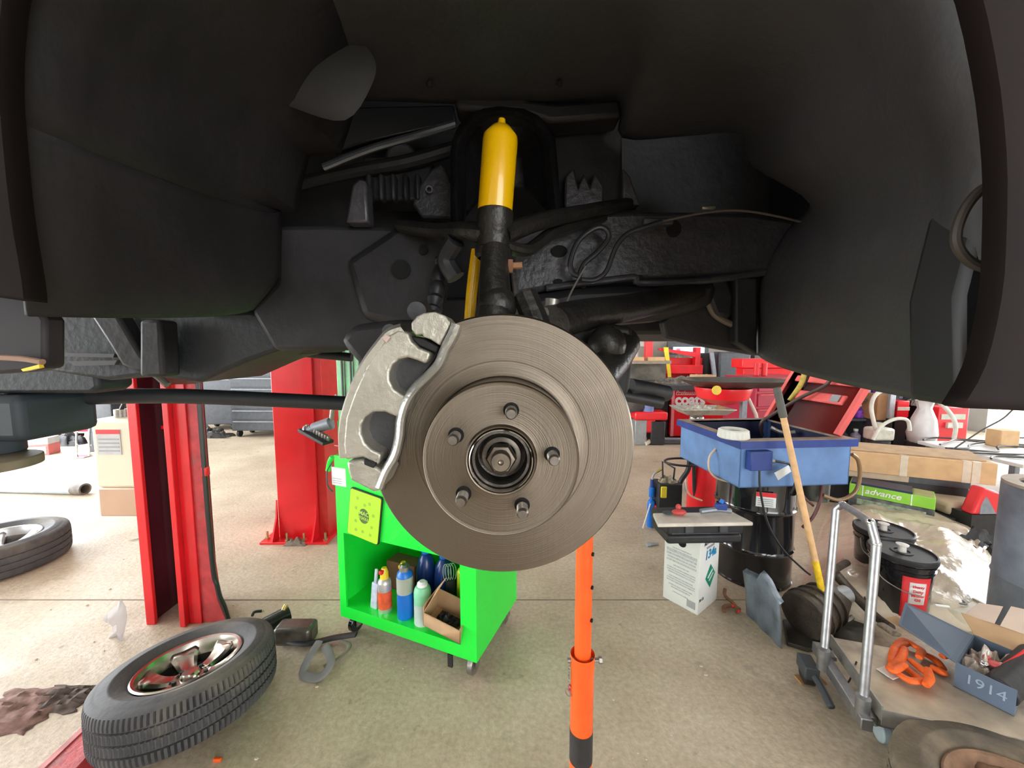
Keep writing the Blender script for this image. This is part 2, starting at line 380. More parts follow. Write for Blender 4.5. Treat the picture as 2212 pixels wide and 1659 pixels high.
# added near-black plate standing for the shaded depth of the cavity, and the floor pan
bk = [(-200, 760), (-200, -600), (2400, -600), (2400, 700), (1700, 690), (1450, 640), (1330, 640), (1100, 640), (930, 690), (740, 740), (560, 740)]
wv(MB().slab([P(u, v, 1.12) for u, v in bk], (0, .03, 0)), 'cavity_shade_plate', cav)
wv(MB().span((-.74, .37, 2.38), (.74, 1.15, 2.40)).span((-.74, .37, 1.66), (-.72, 1.15, 2.38)).span((.72, .37, 1.66), (.74, 1.15, 2.38)), 'light_block_box', cav)  # unseen cover added to keep ceiling light out of the cavity
fp = MB(); fp.span((-1.45, 1.05, 1.62), (1.4, 2.0, 1.72))
fp.span((-1.4, 1.3, 1.585), (0.25, 1.45, 1.63)).span((0.7, 1.3, 1.585), (1.3, 1.4, 1.63))
wv(fp, 'floor_pan', und, bevel=0.01)
wv(MB().slab([P(u, v, .86) for u, v in [(1560, 590), (1640, 590), (1900, 600), (2070, 640), (2076, 818), (1960, 800), (1850, 782), (1740, 769), (1640, 768), (1530, 750), (1440, 731), (1432, 694), (1500, 640)]], (0, .03, 0)), 'splash_shield', M('splash_shield', (0.018, 0.0165, 0.018), 0.5, 0, 0.2, 5, 0.3, 20), bevel=0.005)
# under-body panels at lower left
bl = M('bluish_black_panel', (0.011, 0.014, 0.017), 0.55, 0, 0.3, 6, 0.2)
wv(MB().slab([P(u, v, .95) for u, v in [(95, 672), (540, 672), (620, 690), (620, 750), (530, 782), (430, 826), (310, 812), (230, 822), (95, 800)]], (0, .25, 0)), 'radiator_support', bl, bevel=0.01)
wv(MB().slab([P(u, v, .90) for u, v in [(190, 676), (250, 676), (300, 760), (330, 800), (300, 806), (262, 790), (235, 745)]], (0, .04, 0)), 'support_brace', und, bevel=0.008)
wv(MB().slab([P(u, v, .88) for u, v in [(300, 690), (345, 690), (352, 815), (300, 815)]], (0, .05, 0)), 'vertical_bracket', und, bevel=0.008)
wv(MB().slab([P(u, v, .93) for u, v in [(150, 762), (256, 764), (254, 772), (150, 770)]], (0, -.01, 0)), 'grille_slat', M('slat', (0.04, 0.038, 0.038), 0.5))
wv(MB().slab([P(u, v, .93) for u, v in [(156, 780), (262, 778), (256, 788), (170, 790)]], (0, -.01, 0)), 'grille_slat', MATS['slat'])
wv(MB().slab([P(300, 772, 1.0), P(430, 760, 1.0), P(600, 742, 1.0), P(745, 735, 1.0), P(745, 760, 1.1), P(600, 768, 1.1), P(430, 775, 1.1), P(300, 785, 1.1)], (0, .02, .01)), 'lower_crossmember', und, bevel=0.006)
ol = M('olive_skid_plate', (0.022, 0.020, 0.016), 0.4, 0.2, 0.3, 8, 0.3, 30)
wv(MB().slab([P(u, v, Y) for u, v, Y in [(310, 806, 1.15), (360, 790, 1.1), (590, 752, 1.15), (745, 752, 1.2), (640, 776, 1.3), (545, 796, 1.35), (500, 812, 1.4), (420, 830, 1.35), (365, 832, 1.25)]], (0, .02, .03)), 'skid_plate', ol, bevel=0.004)
wv(MB().tube([P(455, 818, 1.30), P(500, 798, 1.30), P(545, 768, 1.25), P(560, 762, 1.2)], 0.006, flat=0.5), 'skid_plate_edge', M('green_grey_edge', (0.08, 0.11, 0.06), 0.45), )
wv(MB().tube([P(300, 803, 1.05), P(330, 806, 1.05), P(362, 832, 1.05)], 0.009), 'drain_tube', M('pale_tube', (0.10, 0.09, 0.075), 0.45))
# long bar with drop post at the left
wv(MB().tube([P(-160, 856, 1.12), P(0, 858, 1.14), P(150, 858, 1.17), P(400, 856, 1.22), P(760, 872, 1.28)], lambda t: 0.024 + 0.045 * max(0, 1 - t / .45) ** 1.3, 16, smooth=True), 'cross_bar', M('black_bar', (0.014, 0.016, 0.019), 0.5, 0, 0.2, 10))
wv(MB().tube([P(600, 757, 1.35), P(760, 772, 1.35)], 0.015, 12), 'cross_bar', MATS['black_bar'])
pst = MB(); q = P(0, 900, 1.06)
pst.span((P(-120, 900, 1.06).x, 1.0, P(0, 946, 1.06).z), (P(100, 900, 1.06).x, 1.2, P(0, 850, 1.06).z)); pst.cyl((q.x - .02, 1.06, q.z), (q.x - .02, 1.06, P(0, 990, 1.06).z), .055)
wv(pst, 'drop_post', M('bluish_grey_block', (0.024, 0.032, 0.040), 0.6, 0, 0.15, 4), bevel=0.02)
q2 = P(-28, 1000, 1.0)
wv(MB().cyl((q2.x, 1.0, q2.z - .014), (q2.x, 1.0, q2.z + .012), .098, seg=40), 'round_plate', M('tan_plate', (0.17, 0.135, 0.085), 0.6, 0, 0.2, 15), bevel=0.003)

# ---- frame rails and tower
rl = MB().slab([P(u, v, .84) for u, v in [(1095, 500), (1160, 480), (1245, 458), (1330, 455), (1500, 455), (1620, 458), (1700, 470), (1765, 485), (1770, 560), (1700, 585), (1560, 597), (1400, 604), (1250, 615), (1110, 640)]], (0, .10, 0))
wv(rl, 'right_frame_rail', undg, bevel=0.012)
wv(MB().tube([P(1180, 622, .835), P(1300, 607, .83), P(1370, 600, .83), P(1390, 612, .83), P(1560, 602, .835), P(1760, 570, .84)], 0.0075), 'rail_flange', undg)
wv(MB().slab([P(u, v, .835) for u, v in [(1110, 642), (1250, 618), (1390, 612), (1500, 606), (1560, 604), (1545, 660), (1440, 690), (1320, 700), (1180, 690), (1110, 680)]], (0, .12, 0)), 'engine_cradle', und, bevel=0.02)
for k, (u, v, su, sv) in enumerate([(1208, 543, 17, 12), (1455, 495, 15, 17), (1205, 608, 10, 5), (1381, 602, 6, 8), (1260, 620, 5, 4)]):
    c0 = P(u, v, .838); mm = Matrix.Translation(c0) @ Matrix.Rotation(PI / 2, 4, 'X') @ Matrix.Diagonal((su * .001, sv * .001, 1, 1))
    wv(MB().lathe([(1e-5, 0), (1.0, 0), (1.0, .004), (1e-5, .004)], mm, 24), 'rail_hole', M('hole_black', (0.002, 0.002, 0.002), 0.9))
lf = MB().slab([P(u, v, .88) for u, v in [(598, 486), (700, 484), (790, 486), (850, 488), (880, 500), (985, 512), (975, 560), (958, 620), (950, 690), (850, 730), (740, 757), (590, 757), (540, 672), (596, 610)]], (0, .07, 0))
wv(lf, 'left_frame_rail', und, bevel=0.012)
wv(MB().slab([P(u, v, .86) for u, v in [(740, 560), (860, 480), (930, 486), (985, 512), (975, 570), (955, 640), (950, 690), (880, 712), (780, 690)]], (0, .05, 0)), 'rail_gusset', und, bevel=0.02)
for u, v, s in [(867, 582, 20), (915, 540, 10)]:
    c0 = P(u, v, .856); mm = Matrix.Translation(c0) @ Matrix.Rotation(PI / 2, 4, 'X')
    wv(MB().lathe([(1e-5, 0), (s * .00103, 0), (s * .00103, .004), (1e-5, .004)], mm, 24), 'rail_hole', MATS['hole_black'])
# shock tower: an inverted U recess
tw = []
for i in range(25):
    t = i / 24
    if t < .3: u, v = 985 - 0 * t, 500 - (500 - 330) * t / .3
    elif t > .7: u, v = 1190 + 12 * (t - .7) / .3, 330 + (480 - 330) * (t - .7) / .3
    else:
        a = PI * (1 - (t - .3) / .4); u = 1088 + 103 * math.cos(a); v = 330 - 92 * math.sin(a)
    tw.append([P(u + (10 if u > 1088 else -10), v - 6, .80), P(u, v, .78), P(1088 + (u - 1088) * .93, v + 5, .79), P(1088 + (u - 1088) * .80, 340 + (v - 340) * .8, .93), P(1088 + (u - 1088) * .4, 360 + (v - 360) * .4, .98), P(1088, 400, .99)])
wv(MB().grid(tw), 'shock_tower', M('tower_steel', (0.014, 0.0135, 0.015), 0.4, 0.1, 0.4, 10, 0.4, 50), solid=0.004)
wv(MB().slab([P(u, v, .80) for u, v in [(978, 208), (1010, 200), (1035, 195), (1050, 140), (1075, 132), (1120, 134), (1135, 150), (1140, 215), (1200, 222), (1340, 212), (1345, 250), (1190, 262), (1120, 240), (1050, 240), (985, 232)]], (0, .06, 0)), 'tower_cap', und, bevel=0.008)
wv(MB().slab([P(u, v, .87) for u, v in [(1190, 262), (1345, 246), (1345, 300), (1345, 450), (1200, 480)]], (0, .03, 0)), 'tower_side_plate', und, bevel=0.006)
for pts in ([(1345, 360), (1362, 380), (1385, 442), (1345, 440)], [(1220, 380), (1240, 360), (1250, 400), (1262, 372), (1275, 400), (1285, 370), (1305, 400), (1305, 440), (1220, 450)], [(760, 400), (775, 385), (790, 390), (795, 480), (745, 480), (748, 470)]):
    wv(MB().slab([P(u, v, .84) for u, v in pts], (0, .04, 0)), 'stamped_bracket', undg, bevel=0.005)
wv(MB().tube([P(700, 362, .86), P(800, 322, .85), P(900, 293, .84), P(985, 268, .83)], 0.008), 'steering_shaft', M('bright_rod', (0.14, 0.15, 0.17), 0.3, 0.8))
wv(MB().tube([P(640, 400, .95), P(760, 372, .93), P(880, 350, .92), P(985, 320, .92)], 0.016), 'stiffener_pipe', cav)
em = MB(); em.box(P(868, 400, .98), (.16, .08, .10)); em.cyl(P(870, 350, .95), P(870, 348, 1.1), .04)
for i in range(5): em.box(P(800 + i * 26, 408, .93), (.012, .03, .06))
wv(em, 'engine_mount', und, bevel=0.01)
em = MB(); em.slab([P(u, v, .92) for u, v in [(905, 400), (930, 365), (955, 350), (980, 400), (985, 470), (910, 470), (890, 440)]], (0, .03, 0))
wv(em, 'mount_plate', undg, bevel=0.006)
wv(MB().ring(P(927, 409, .915), P(927, 409, .905), .008, .005), 'mount_bolt', undg)
wv(MB().slab([P(u, v, .99) for u, v in [(735, 232), (980, 226), (985, 262), (775, 310), (720, 330)]], (0, .02, 0)), 'inner_apron', M('blue_black_panel', (0.003, 0.0035, 0.007), 0.35, 0, 0.3, 6), bevel=0.004)

# ---- suspension
sh = thing_part = MB()
a0, a1 = P(1069, 462, .66), P(1081, 300, .66)
q, Ln = axis(a0, a1)
R = 36 / 831 * .66
shock = wv(MB().lathe([(1e-5, -.002), (R * .96, -.002), (R, .002), (R, Ln - .004), (R * .97, Ln + .003), (R * .55, Ln + .017), (R * .25, Ln + .021), (R * .2, Ln + .03), (1e-5, Ln + .031)], q, 40), 'shock_absorber', yel)
wv(MB().slab([P(u, v, .665) for u, v in [(1036, 440), (1046, 430), (1045, 444), (1056, 436), (1040, 456), (1034, 460)]], (0, -.003, 0)), 'shock_scuff', ink, shock)
wv(MB().tube([P(1030, 540, .70), P(1020, 620, .70), P(1012, 720, .70)], .010, 14), 'shock_lower_body', yel, shock)
wv(MB().lathe([(R * 1.0, 0), (R * 1.06, .002), (R * 1.06, .03), (R * .98, .034), (R * .98, .06), (R * 1.1, .063), (R * 1.08, .073), (R * .9, .078)], axis(P(1070, 456, .66), P(1066, 545, .66))[0], 32), 'ball_joint_housing', arm_m)
kn = MB(); kn.tube([P(1070, 540, .64), P(1068, 600, .62), P(1070, 660, .60), P(1075, 730, .58)], lambda t: .022 + .006 * t, 16)
wv(kn, 'steering_knuckle', arm_m)
kn = MB(); kn.sphere(P(1075, 660, .60), .03); kn.slab([P(u, v, .60) for u, v in [(1040, 640), (1085, 636), (1108, 650), (1112, 700), (1040, 700)]], (0, .05, 0))
wv(kn, 'knuckle_boss', arm_m, bevel=0.01)
wv(MB().cyl(P(1090, 575, .63), P(1128, 573, .63), .0055, seg=8).cyl(P(1098, 575, .63), P(1108, 575, .63), .011, seg=6), 'pinch_bolt', M('rusty_bolt', (0.32, 0.16, 0.09), 0.5, 0.6))
ua = MB(); ua.tube([P(1060, 505, .66), P(1010, 500, .70), P(950, 500, .78), P(870, 490, .86)], lambda t: .026 - .006 * t, 12, flat=.7)
ua.tube([P(1085, 510, .66), P(1160, 480, .70), P(1260, 458, .78), P(1360, 440, .86)], lambda t: .024 - .006 * t, 12, flat=.7)
ua.tube([P(1085, 530, .66), P(1140, 540, .70), P(1200, 500, .76), P(1300, 470, .84)], lambda t: .016, 10, flat=.7)
wv(ua, 'upper_control_arm', arm_m)
wv(MB().tube([P(985, 520, .72), P(965, 560, .74), P(985, 600, .74)], .018), 'ball_joint_boot', sblk)
la = MB(); la.tube([P(1190, 700, .66), P(1260, 680, .72), P(1380, 660, .80), P(1500, 630, .86)], lambda t: .04 - .01 * t, 14, flat=.8)
la.tube([P(1120, 900, .60), P(1280, 820, .66), P(1345, 740, .78)], .035, 14)
la.sphere(P(1310, 745, .70), .035)
wv(la, 'lower_control_arm', arm_m)
wv(MB().slab([P(u, v, .74) for u, v in [(1150, 690), (1330, 700), (1368, 704), (1372, 760), (1360, 850), (1300, 900), (1150, 860)]], (0, .1, 0)), 'arm_bracket', cav, bevel=0.01)
wv(MB().lathe([(1e-5, 0), (.022, 0), (.024, .006), (.024, .012), (.013, .014), (.013, .03), (1e-5, .03)], axis(P(1188, 684, .68), P(1192, 655, .68))[0], 18), 'link_bushing', steel)
wv(MB().tube([P(1135, 640, .60), P(1160, 700, .58), P(1180, 760, .56)], .02), 'sway_link', arm_m)
wv(MB().cyl(P(1360, 835, .9), P(1440, 850, .95), .02).cyl(P(1340, 852, .9), P(1430, 870, .9), .014), 'tie_rod', sblk)
lk = MB(); lk.slab([P(u, v, .62) for u, v in [(730, 735), (760, 700), (850, 690), (930, 690), (900, 760), (840, 800), (775, 790)]], (0, .12, 0))
wv(lk, 'dust_shield', und, bevel=0.012)
ck = MB(); ck.tube([P(955, 560, .80), P(945, 620, .78), P(935, 670, .76), P(925, 700, .74)], lambda t: .014 + .003 * math.sin(t * 40), 12)
wv(ck, 'cv_boot', sblk)
hp = [P(a, b, .83) for a, b in [(985, 380), (990, 440), (975, 520), (955, 570), (948, 640), (935, 680)]]
wv(MB().tube(hp, .0025), 'brake_line', M('brake_line', (0.09, 0.10, 0.11), 0.35, 0.5))
ho = M('rubber_hose', (0.02, 0.02, 0.022), 0.35)
wv(MB().tube([P(a, b, .80) for a, b in [(1255, 598), (1238, 590), (1232, 565), (1250, 520), (1285, 493), (1308, 495), (1314, 515), (1290, 545), (1262, 570), (1250, 600)]], .0055), 'brake_hose', ho)
wv(MB().tube([P(a, b, .78) for a, b in [(1256, 604), (1285, 604), (1310, 585), (1330, 535), (1355, 505), (1395, 490), (1430, 478)]], .0048), 'brake_hose', ho)
wv(MB().tube([P(a, b, .79) for a, b in [(1265, 575), (1245, 610), (1232, 635), (1221, 662)]], .002), 'sensor_wire', M('wire_grey', (0.14, 0.13, 0.11), 0.4))
wv(MB().tube([P(a, b, .79) for a, b in [(1430, 478), (1520, 460), (1600, 455), (1700, 472), (1800, 500), (1880, 514), (1950, 495), (1990, 470)]], .0022), 'sensor_wire', M('wire_brown', (0.11, 0.085, 0.07), 0.4))
wv(MB().box(P(1420, 480, .80), (.06, .02, .014)), 'hose_bracket', undg, bevel=0.004)
wv(MB().box(P(1530, 449, .83), (.03, .01, .008)), 'hose_bracket', steel, bevel=0.003)
wv(MB().tube([P(a, b, .85) for a, b in [(1530, 600), (1528, 640), (1545, 680), (1590, 705)]], .007), 'heater_pipe', M('dusty_pipe', (0.12, 0.095, 0.07), 0.5))
wv(MB().slab([P(u, v, .84) for u, v in [(1535, 598), (1575, 600), (1590, 640), (1582, 690), (1545, 684), (1528, 640)]], (0, .05, 0)), 'clutch_bracket', und, bevel=0.01)
wv(MB().slab([P(u, v, .83) for u, v in [(1590, 600), (1636, 600), (1636, 766), (1590, 740)]], (0, .03, 0)), 'shield_rib', und, bevel=0.004)
# liner fasteners and dents
for u, v, Y in [(690, 321, .81), (928, 181, .74), (1208, 180, .74), (1685, 320, .80)]:
    wv(MB().sphere(P(u, v, Y - .01), .006), 'push_clip', MATS['hole_black'])
wv(MB().sphere(P(45, 452, .335), .007, sc=(1, .6, 1)), 'fender_bolt', M('rust_bolt', (0.30, 0.12, 0.06), 0.6, 0.3))
dn = MB()
def blob(mb, pts, Y, h, n=10):
    cxx = sum(p[0] for p in pts) / len(pts); cyy = sum(p[1] for p in pts) / len(pts); rows = []
    pp = catmull([Vector((a, b, 0)) for a, b in pts], 4, closed=True)
    for i in range(n + 1):
        t = i / n; rows.append([P(cxx + (a.x - cxx) * t, cyy + (a.y - cyy) * t, Y - h * math.cos(t * PI / 2) ** .7) for a in pp])
    mb.grid(rows, closed=True)
blob(dn, [(560, 140), (610, 95), (690, 70), (760, 75), (810, 130), (800, 190), (745, 260), (640, 235), (575, 200)], .635, .016)
wv(dn, 'liner_bulge', M('bulge_plastic', (0.026, 0.024, 0.022), 0.75, 0, 0.2, 4, spec=0.3))
dn = MB(); blob(dn, [(215, 200), (240, 100), (280, 30), (330, 20), (345, 100), (320, 170), (270, 225), (230, 235)], .50, .035)
wv(dn, 'liner_bulge', blk)

# ---- brake disc
def rotor_mat():
    m = M('machined_iron', (0.162, 0.134, 0.104), 0.32, 0.9, 0.05, 3)
    N = m.node_tree.nodes; L = m.node_tree.links; b = N['Principled BSDF']
    b.inputs['Anisotropic'].default_value = 0.75
    tg = N.new('ShaderNodeTangent'); tg.direction_type = 'RADIAL'; tg.axis = 'Y'; L.new(tg.outputs[0], b.inputs['Tangent'])
    tc = N.new('ShaderNodeTexCoord'); vm = N.new('ShaderNodeVectorMath'); vm.operation = 'SUBTRACT'; L.new(tc.outputs['Object'], vm.inputs[0])
    c = P(1085, 966, .5) - Vector((0, 1.2, 0)); vm.inputs[1].default_value = c
    mp = N.new('ShaderNodeVectorMath'); mp.operation = 'MULTIPLY'; mp.inputs[1].default_value = (1, 0, 1); L.new(vm.outputs[0], mp.inputs[0])
    ln = N.new('ShaderNodeVectorMath'); ln.operation = 'LENGTH'; L.new(mp.outputs[0], ln.inputs[0])
    nz = N.new('ShaderNodeTexNoise'); nz.noise_dimensions = '1D'; nz.inputs['Scale'].default_value = 900; L.new(ln.outputs['Value'], nz.inputs['W'])
    n2 = N.new('ShaderNodeTexNoise'); n2.inputs['Scale'].default_value = 14; n2.inputs['Detail'].default_value = 6; n2.inputs['Distortion'].default_value = 1.5; L.new(tc.outputs['Object'], n2.inputs['Vector'])
    # faint scratches across the swept face
    sc = N.new('ShaderNodeMapping'); sc.inputs['Rotation'].default_value = (0, 0.55, 0); sc.inputs['Scale'].default_value = (300, 1, 12); L.new(tc.outputs['Object'], sc.inputs['Vector'])
    n3 = N.new('ShaderNodeTexNoise'); n3.inputs['Scale'].default_value = 1.0; n3.inputs['Detail'].default_value = 3; L.new(sc.outputs[0], n3.inputs['Vector'])
    ad = N.new('ShaderNodeMath'); ad.operation = 'MULTIPLY_ADD'; L.new(n3.outputs['Fac'], ad.inputs[0]); ad.inputs[1].default_value = 0.5; L.new(nz.outputs['Fac'], ad.inputs[2])
    bp = N.new('ShaderNodeBump'); bp.inputs['Strength'].default_value = 0.16; bp.inputs['Distance'].default_value = 0.002
    L.new(ad.outputs[0], bp.inputs['Height']); L.new(bp.outputs['Normal'], b.inputs['Normal'])
    mr = N.new('ShaderNodeMapRange'); mr.inputs[3].default_value = 0.27; mr.inputs[4].default_value = 0.46; L.new(n2.outputs['Fac'], mr.inputs[0]); L.new(mr.outputs[0], b.inputs['Roughness'])
    return m
rm = rotor_mat()
rc = P(1085, 966, .5)
RM = frame(rc, (1, 0, 0), (0, 0, 1))
hub_c = P(1080, 987, .44); off = Vector((0, 0, 0))
prof = [(.050, -.026), (.171, -.026), (.175, -.022), (.175, -.017), (.171, -.016), (.171, -.010), (.175, -.009), (.175, -.003), (.1725, 0), (.1150, 0), (.1147, -.0005), (.1140, -.0005), (.1136, 0), (.0985, 0), (.0950, .002), (.0935, .007), (.0930, .030), (.0930, .056), (.0925, .0585), (.0915, .0595), (.0900, .0590), (.0880, .0588), (.0440, .0590), (.0425, .0592), (.0415, .0625), (.0405, .0640), (.0390, .0635), (.0375, .0610), (.0370, .0300)]
rotor = wv(MB().lathe(prof, RM, 128), 'brake_disc', rm)
hubm = M('hub_steel', (0.11, 0.10, 0.09), 0.35, 0.85, 0.25, 60, 0.2)
wv(MB().lathe([(.0368, .02), (.0368, .052), (.034, .056), (.031, .056), (.030, .045), (.030, .030), (.0255, .028), (1e-5, .026)], RM, 64), 'wheel_hub', hubm, rotor)
wv(MB().lathe([(.0365, .050), (.0372, .0645), (.0360, .0655), (.0350, .050)], RM, 64), 'hub_lip', M('bright_lip', (0.55, 0.52, 0.48), 0.2, 1.0, 0.05), rotor)
hn = MB().lathe([(.0245, .026), (.0245, .040), (.0235, .043), (.020, .044), (.018, .044)], RM, 48)
wv(hn, 'dust_washer', M('greasy_brown_steel', (0.10, 0.085, 0.07), 0.35, 0.7, 0.3, 50), rotor)
wv(MB().lathe([(.0185, .040), (.0185, .054), (.0165, .057), (.0125, .0575)], RM, 6), 'axle_nut', M('axle_nut_steel', (0.2, 0.17, 0.14), 0.35, 0.9, 0.3, 60), rotor)
wv(MB().lathe([(.0120, .050), (.0118, .068), (.0105, .070), (.0035, .0700), (.0025, .067), (1e-5, .066)], RM, 32), 'axle_stub', MATS['axle_nut_steel'], rotor)
for i in range(5):
    a = math.radians(78.5 + 72 * i); cxy = (math.cos(a) * .0600, math.sin(a) * .0600)
    SM = RM @ Matrix.Translation((cxy[0], cxy[1], 0))
    wv(MB().lathe([(1e-5, .0591), (.0086, .0591), (.0092, .0596), (.0092, .0585)], SM, 24), 'stud_hole', MATS['hole_black'], rotor)
    pf = [(.0066, .058), (.0066, .066)]
    z = .066
    while z < .0825: pf += [(.0060, z + .0004), (.0067, z + .0012)]; z += .0014
    pf += [(.0056, .0850), (.0050, .0865), (1e-5, .0865)]
    wv(MB().lathe(pf, SM, 20), 'wheel_stud', M('stud_steel', (0.20, 0.18, 0.16), 0.35, 0.9, 0.2, 90), rotor)

# ---- caliper
def tr(pts, Y): return [P(u, v, Y) for u, v in pts]
def sm(pts, k=4): return [(p.x, p.y) for p in catmull([Vector((a, b, 0)) for a, b in pts], k)]
h_out = [(784, 988), (746, 994), (741, 960), (746, 904), (763, 853), (789, 794), (822, 748), (839, 724), (860, 712), (881, 718), (889, 738), (905, 752), (930, 762), (926, 776), (919, 786)]
h_in = [(900, 778), (880, 772), (862, 776), (848, 788), (841, 804), (841, 822), (850, 840), (866, 852), (884, 858), (872, 890), (862, 902), (852, 899), (830, 890), (806, 890), (788, 902), (780, 920), (780, 938), (788, 958), (804, 972), (824, 982), (818, 1005), (800, 1000)]
pts = h_out[:1] + h_out[1:] + h_in
calm = zinc
cal = wv(MB().slab(tr(pts, .452), (0, .036, 0)), 'brake_caliper', calm, bevel=0.0028, bseg=3)
dkp = M('pad_backing', (0.055, 0.055, 0.058), 0.55, 0.1, 0.2, 20, 0.2)
wv(MB().slab(tr([(835, 760), (900, 750), (950, 760), (900, 830), (870, 900), (866, 960), (838, 1020), (790, 990), (770, 940), (790, 880), (830, 850)], .480), (0, .016, 0)), 'brake_pad', dkp, cal, bevel=0.002)
bar_c = sm([(986, 700), (978, 722), (962, 752), (948, 786), (925, 812), (898, 838), (878, 868), (866, 905), (862, 945), (852, 985), (832, 1020), (818, 1056)], 4)
bl_, br_ = [], []
for i, p_ in enumerate(bar_c):
    a_ = bar_c[max(0, i - 1)]; b_ = bar_c[min(len(bar_c) - 1, i + 1)]; d = Vector((b_[0] - a_[0], b_[1] - a_[1])).normalized(); n_ = Vector((-d.y, d.x)) * (13 if i < 8 else 11)
    bl_.append((p_[0] + n_.x, p_[1] + n_.y)); br_.append((p_[0] - n_.x, p_[1] - n_.y))
rows = []
for l_, r_ in zip(bl_, br_):
    L_ = Vector((l_[0], l_[1])); R_ = Vector((r_[0], r_[1])); q_ = [L_.lerp(R_, t) for t in (0, 0, .18, .5, .82, 1, 1)]
    rows.append([P(q.x, q.y, Y) for q, Y in zip(q_, (.497, .452, .443, .440, .443, .452, .497))])
bb = MB().grid(rows, closed=True); k = 7; nb = len(rows)
bb.f.append(tuple(range(k))); bb.f.append(tuple((nb - 1) * k + i for i in range(k)))
wv(bb, 'caliper_bracket', M('bright_zinc', (0.42, 0.42, 0.39), 0.33, 0.75, 0.08, 40, 0.15, 150), cal)
wv(MB().slab(tr([(888, 697), (900, 683), (915, 676), (940, 673), (962, 682), (974, 697), (962, 722), (949, 746), (930, 733), (914, 728), (913, 722), (898, 724), (889, 712)], .448), (0, .05, 0)), 'bracket_ear', calm, cal, bevel=0.003)
wv(MB().slab(tr([(748, 998), (784, 993), (790, 1000), (806, 1006), (822, 1016), (838, 1024), (822, 1060), (806, 1063), (757, 1038), (752, 1020)], .448), (0, .05, 0)), 'bracket_ear', calm, cal, bevel=0.003)
wv(MB().slab(tr([(884, 726), (896, 726), (915, 730), (948, 748), (944, 764), (905, 748)], .462), (0, .02, 0)), 'pad_clip', cav, cal, bevel=0.002)
wv(MB().slab(tr([(786, 992), (812, 1002), (806, 1012), (786, 1004)], .447), (0, .02, 0)), 'pad_clip', cav, cal, bevel=0.001)
oc = [(741, 990), (739, 950), (744, 904), (761, 850), (787, 792), (820, 746), (842, 722), (870, 712)]
oc2 = catmull([Vector((a, b, 0)) for a, b in oc], 5)
rows = []
for p_ in oc2:
    q = P(p_.x, p_.y, .453); d = Vector((q.x - rc.x, 0, q.z - rc.z)).normalized()
    rows.append([q - d * .004, q + d * .004, q + d * .010 + Vector((0, .012, 0)), q + d * .012 + Vector((0, .06, 0)), q + d * .012 + Vector((0, .13, 0)), q - d * .02 + Vector((0, .13, 0)), q + d * -.0 + Vector((0, .06, 0)), q - d * .002 + Vector((0, .02, 0))])
wv(MB().grid(rows, closed=True), 'caliper_bridge', calm, cal)
wv(MB().cyl(P(842, 716, .47), P(856, 708, .60), .009).cyl(P(900, 672, .50), P(915, 668, .6), .012), 'guide_pin', sblk, cal)
wv(MB().slab(tr([(826, 730), (835, 724), (845, 728), (836, 740)], .450), (0, -.003, 0)), 'inspection_tab', M('pinkish_tab', (0.55, 0.42, 0.38), 0.4, 0.5), cal)
vl = P(960, 668, .5)
wv(MB().span((P(-60, 900, 1.06).x, 1.04, P(0, 860, 1.06).z), (P(40, 900, 1.06).x, 1.12, P(0, 800, 1.06).z)), 'hanger_bracket', bl, bevel=.006)
wv(MB().cyl((-.35, 1.6, 1.62), (-.35, 1.6, 1.7), .05), 'mount_pad', und)
wv(MB().box((0.20, 1.06, 1.436), (0.10, 0.10, 0.15)), 'jack_point', cav)
wv(MB().slab([P(u, v, 1.02) for u, v in [(-160, 790), (96, 792), (205, 800), (212, 838), (195, 850), (-160, 850)]], (0, .1, 0)), 'bumper_cover', bl, bevel=0.01)
# ------------------------------------------------------------------ left side: lift columns, tank, cart, wheel
def tire(name, label, cat, m, R, W, Rr, seg=360, per=4, mat=rub, dep=.006, sidew=None, group=None):
    t = thing(name, label, cat, mat=m, group=group); h = W / 2; g = .008
    prof = [(Rr + .004, -h * .62), (Rr + .018, -h * .80), (R * .78, -h * 1.0), (R * .88, -h * .99), (R * .955, -h * .90), (R * .975, -h * .86)]
    band = [0] * len(prof)
    def add(r, z, b=0): prof.append((r, z)); band.append(b)
    add(R * .985, -h * .80, 1); add(R * .998, -h * .60, 1); add(R * .998, -h * .46, 1); add(R - g * 1.2, -h * .45); add(R - g * 1.2, -h * .38)
    add(R, -h * .37, 2); add(R, -h * .05, 2); add(R - g * 1.2, -h * .04); add(R - g * 1.2, h * .04); add(R, h * .05, 3); add(R, h * .37, 3)
    add(R - g * 1.2, h * .38); add(R - g * 1.2, h * .45); add(R * .998, h * .46, 4); add(R * .998, h * .60, 4); add(R * .985, h * .80, 4)
    for r, z in [(R * .975, h * .86), (R * .955, h * .90), (R * .90, h * .985), (R * .885, h * .985), (R * .88, h * 1.0), (R * .80, h * 1.005), (R * .79, h * 1.02), (R * .77, h * 1.02), (R * .76, h * 1.0), (Rr + .022, h * .86), (Rr + .004, h * .70)]: add(r, z)
    def fn(i, j, r, z):
        b = band[i]
        if b and (j + (0, 0, 1, 2, 3)[b] + (1 if (b in (2, 3) and z > prof[i - 1][1] and band[i - 1] == b) else 0)) % per == 0: return r - dep, z
        return r, z
    o = MB().lathe(prof, None, seg, fn=fn).build('tyre', mat, t, angle=50)
    return t
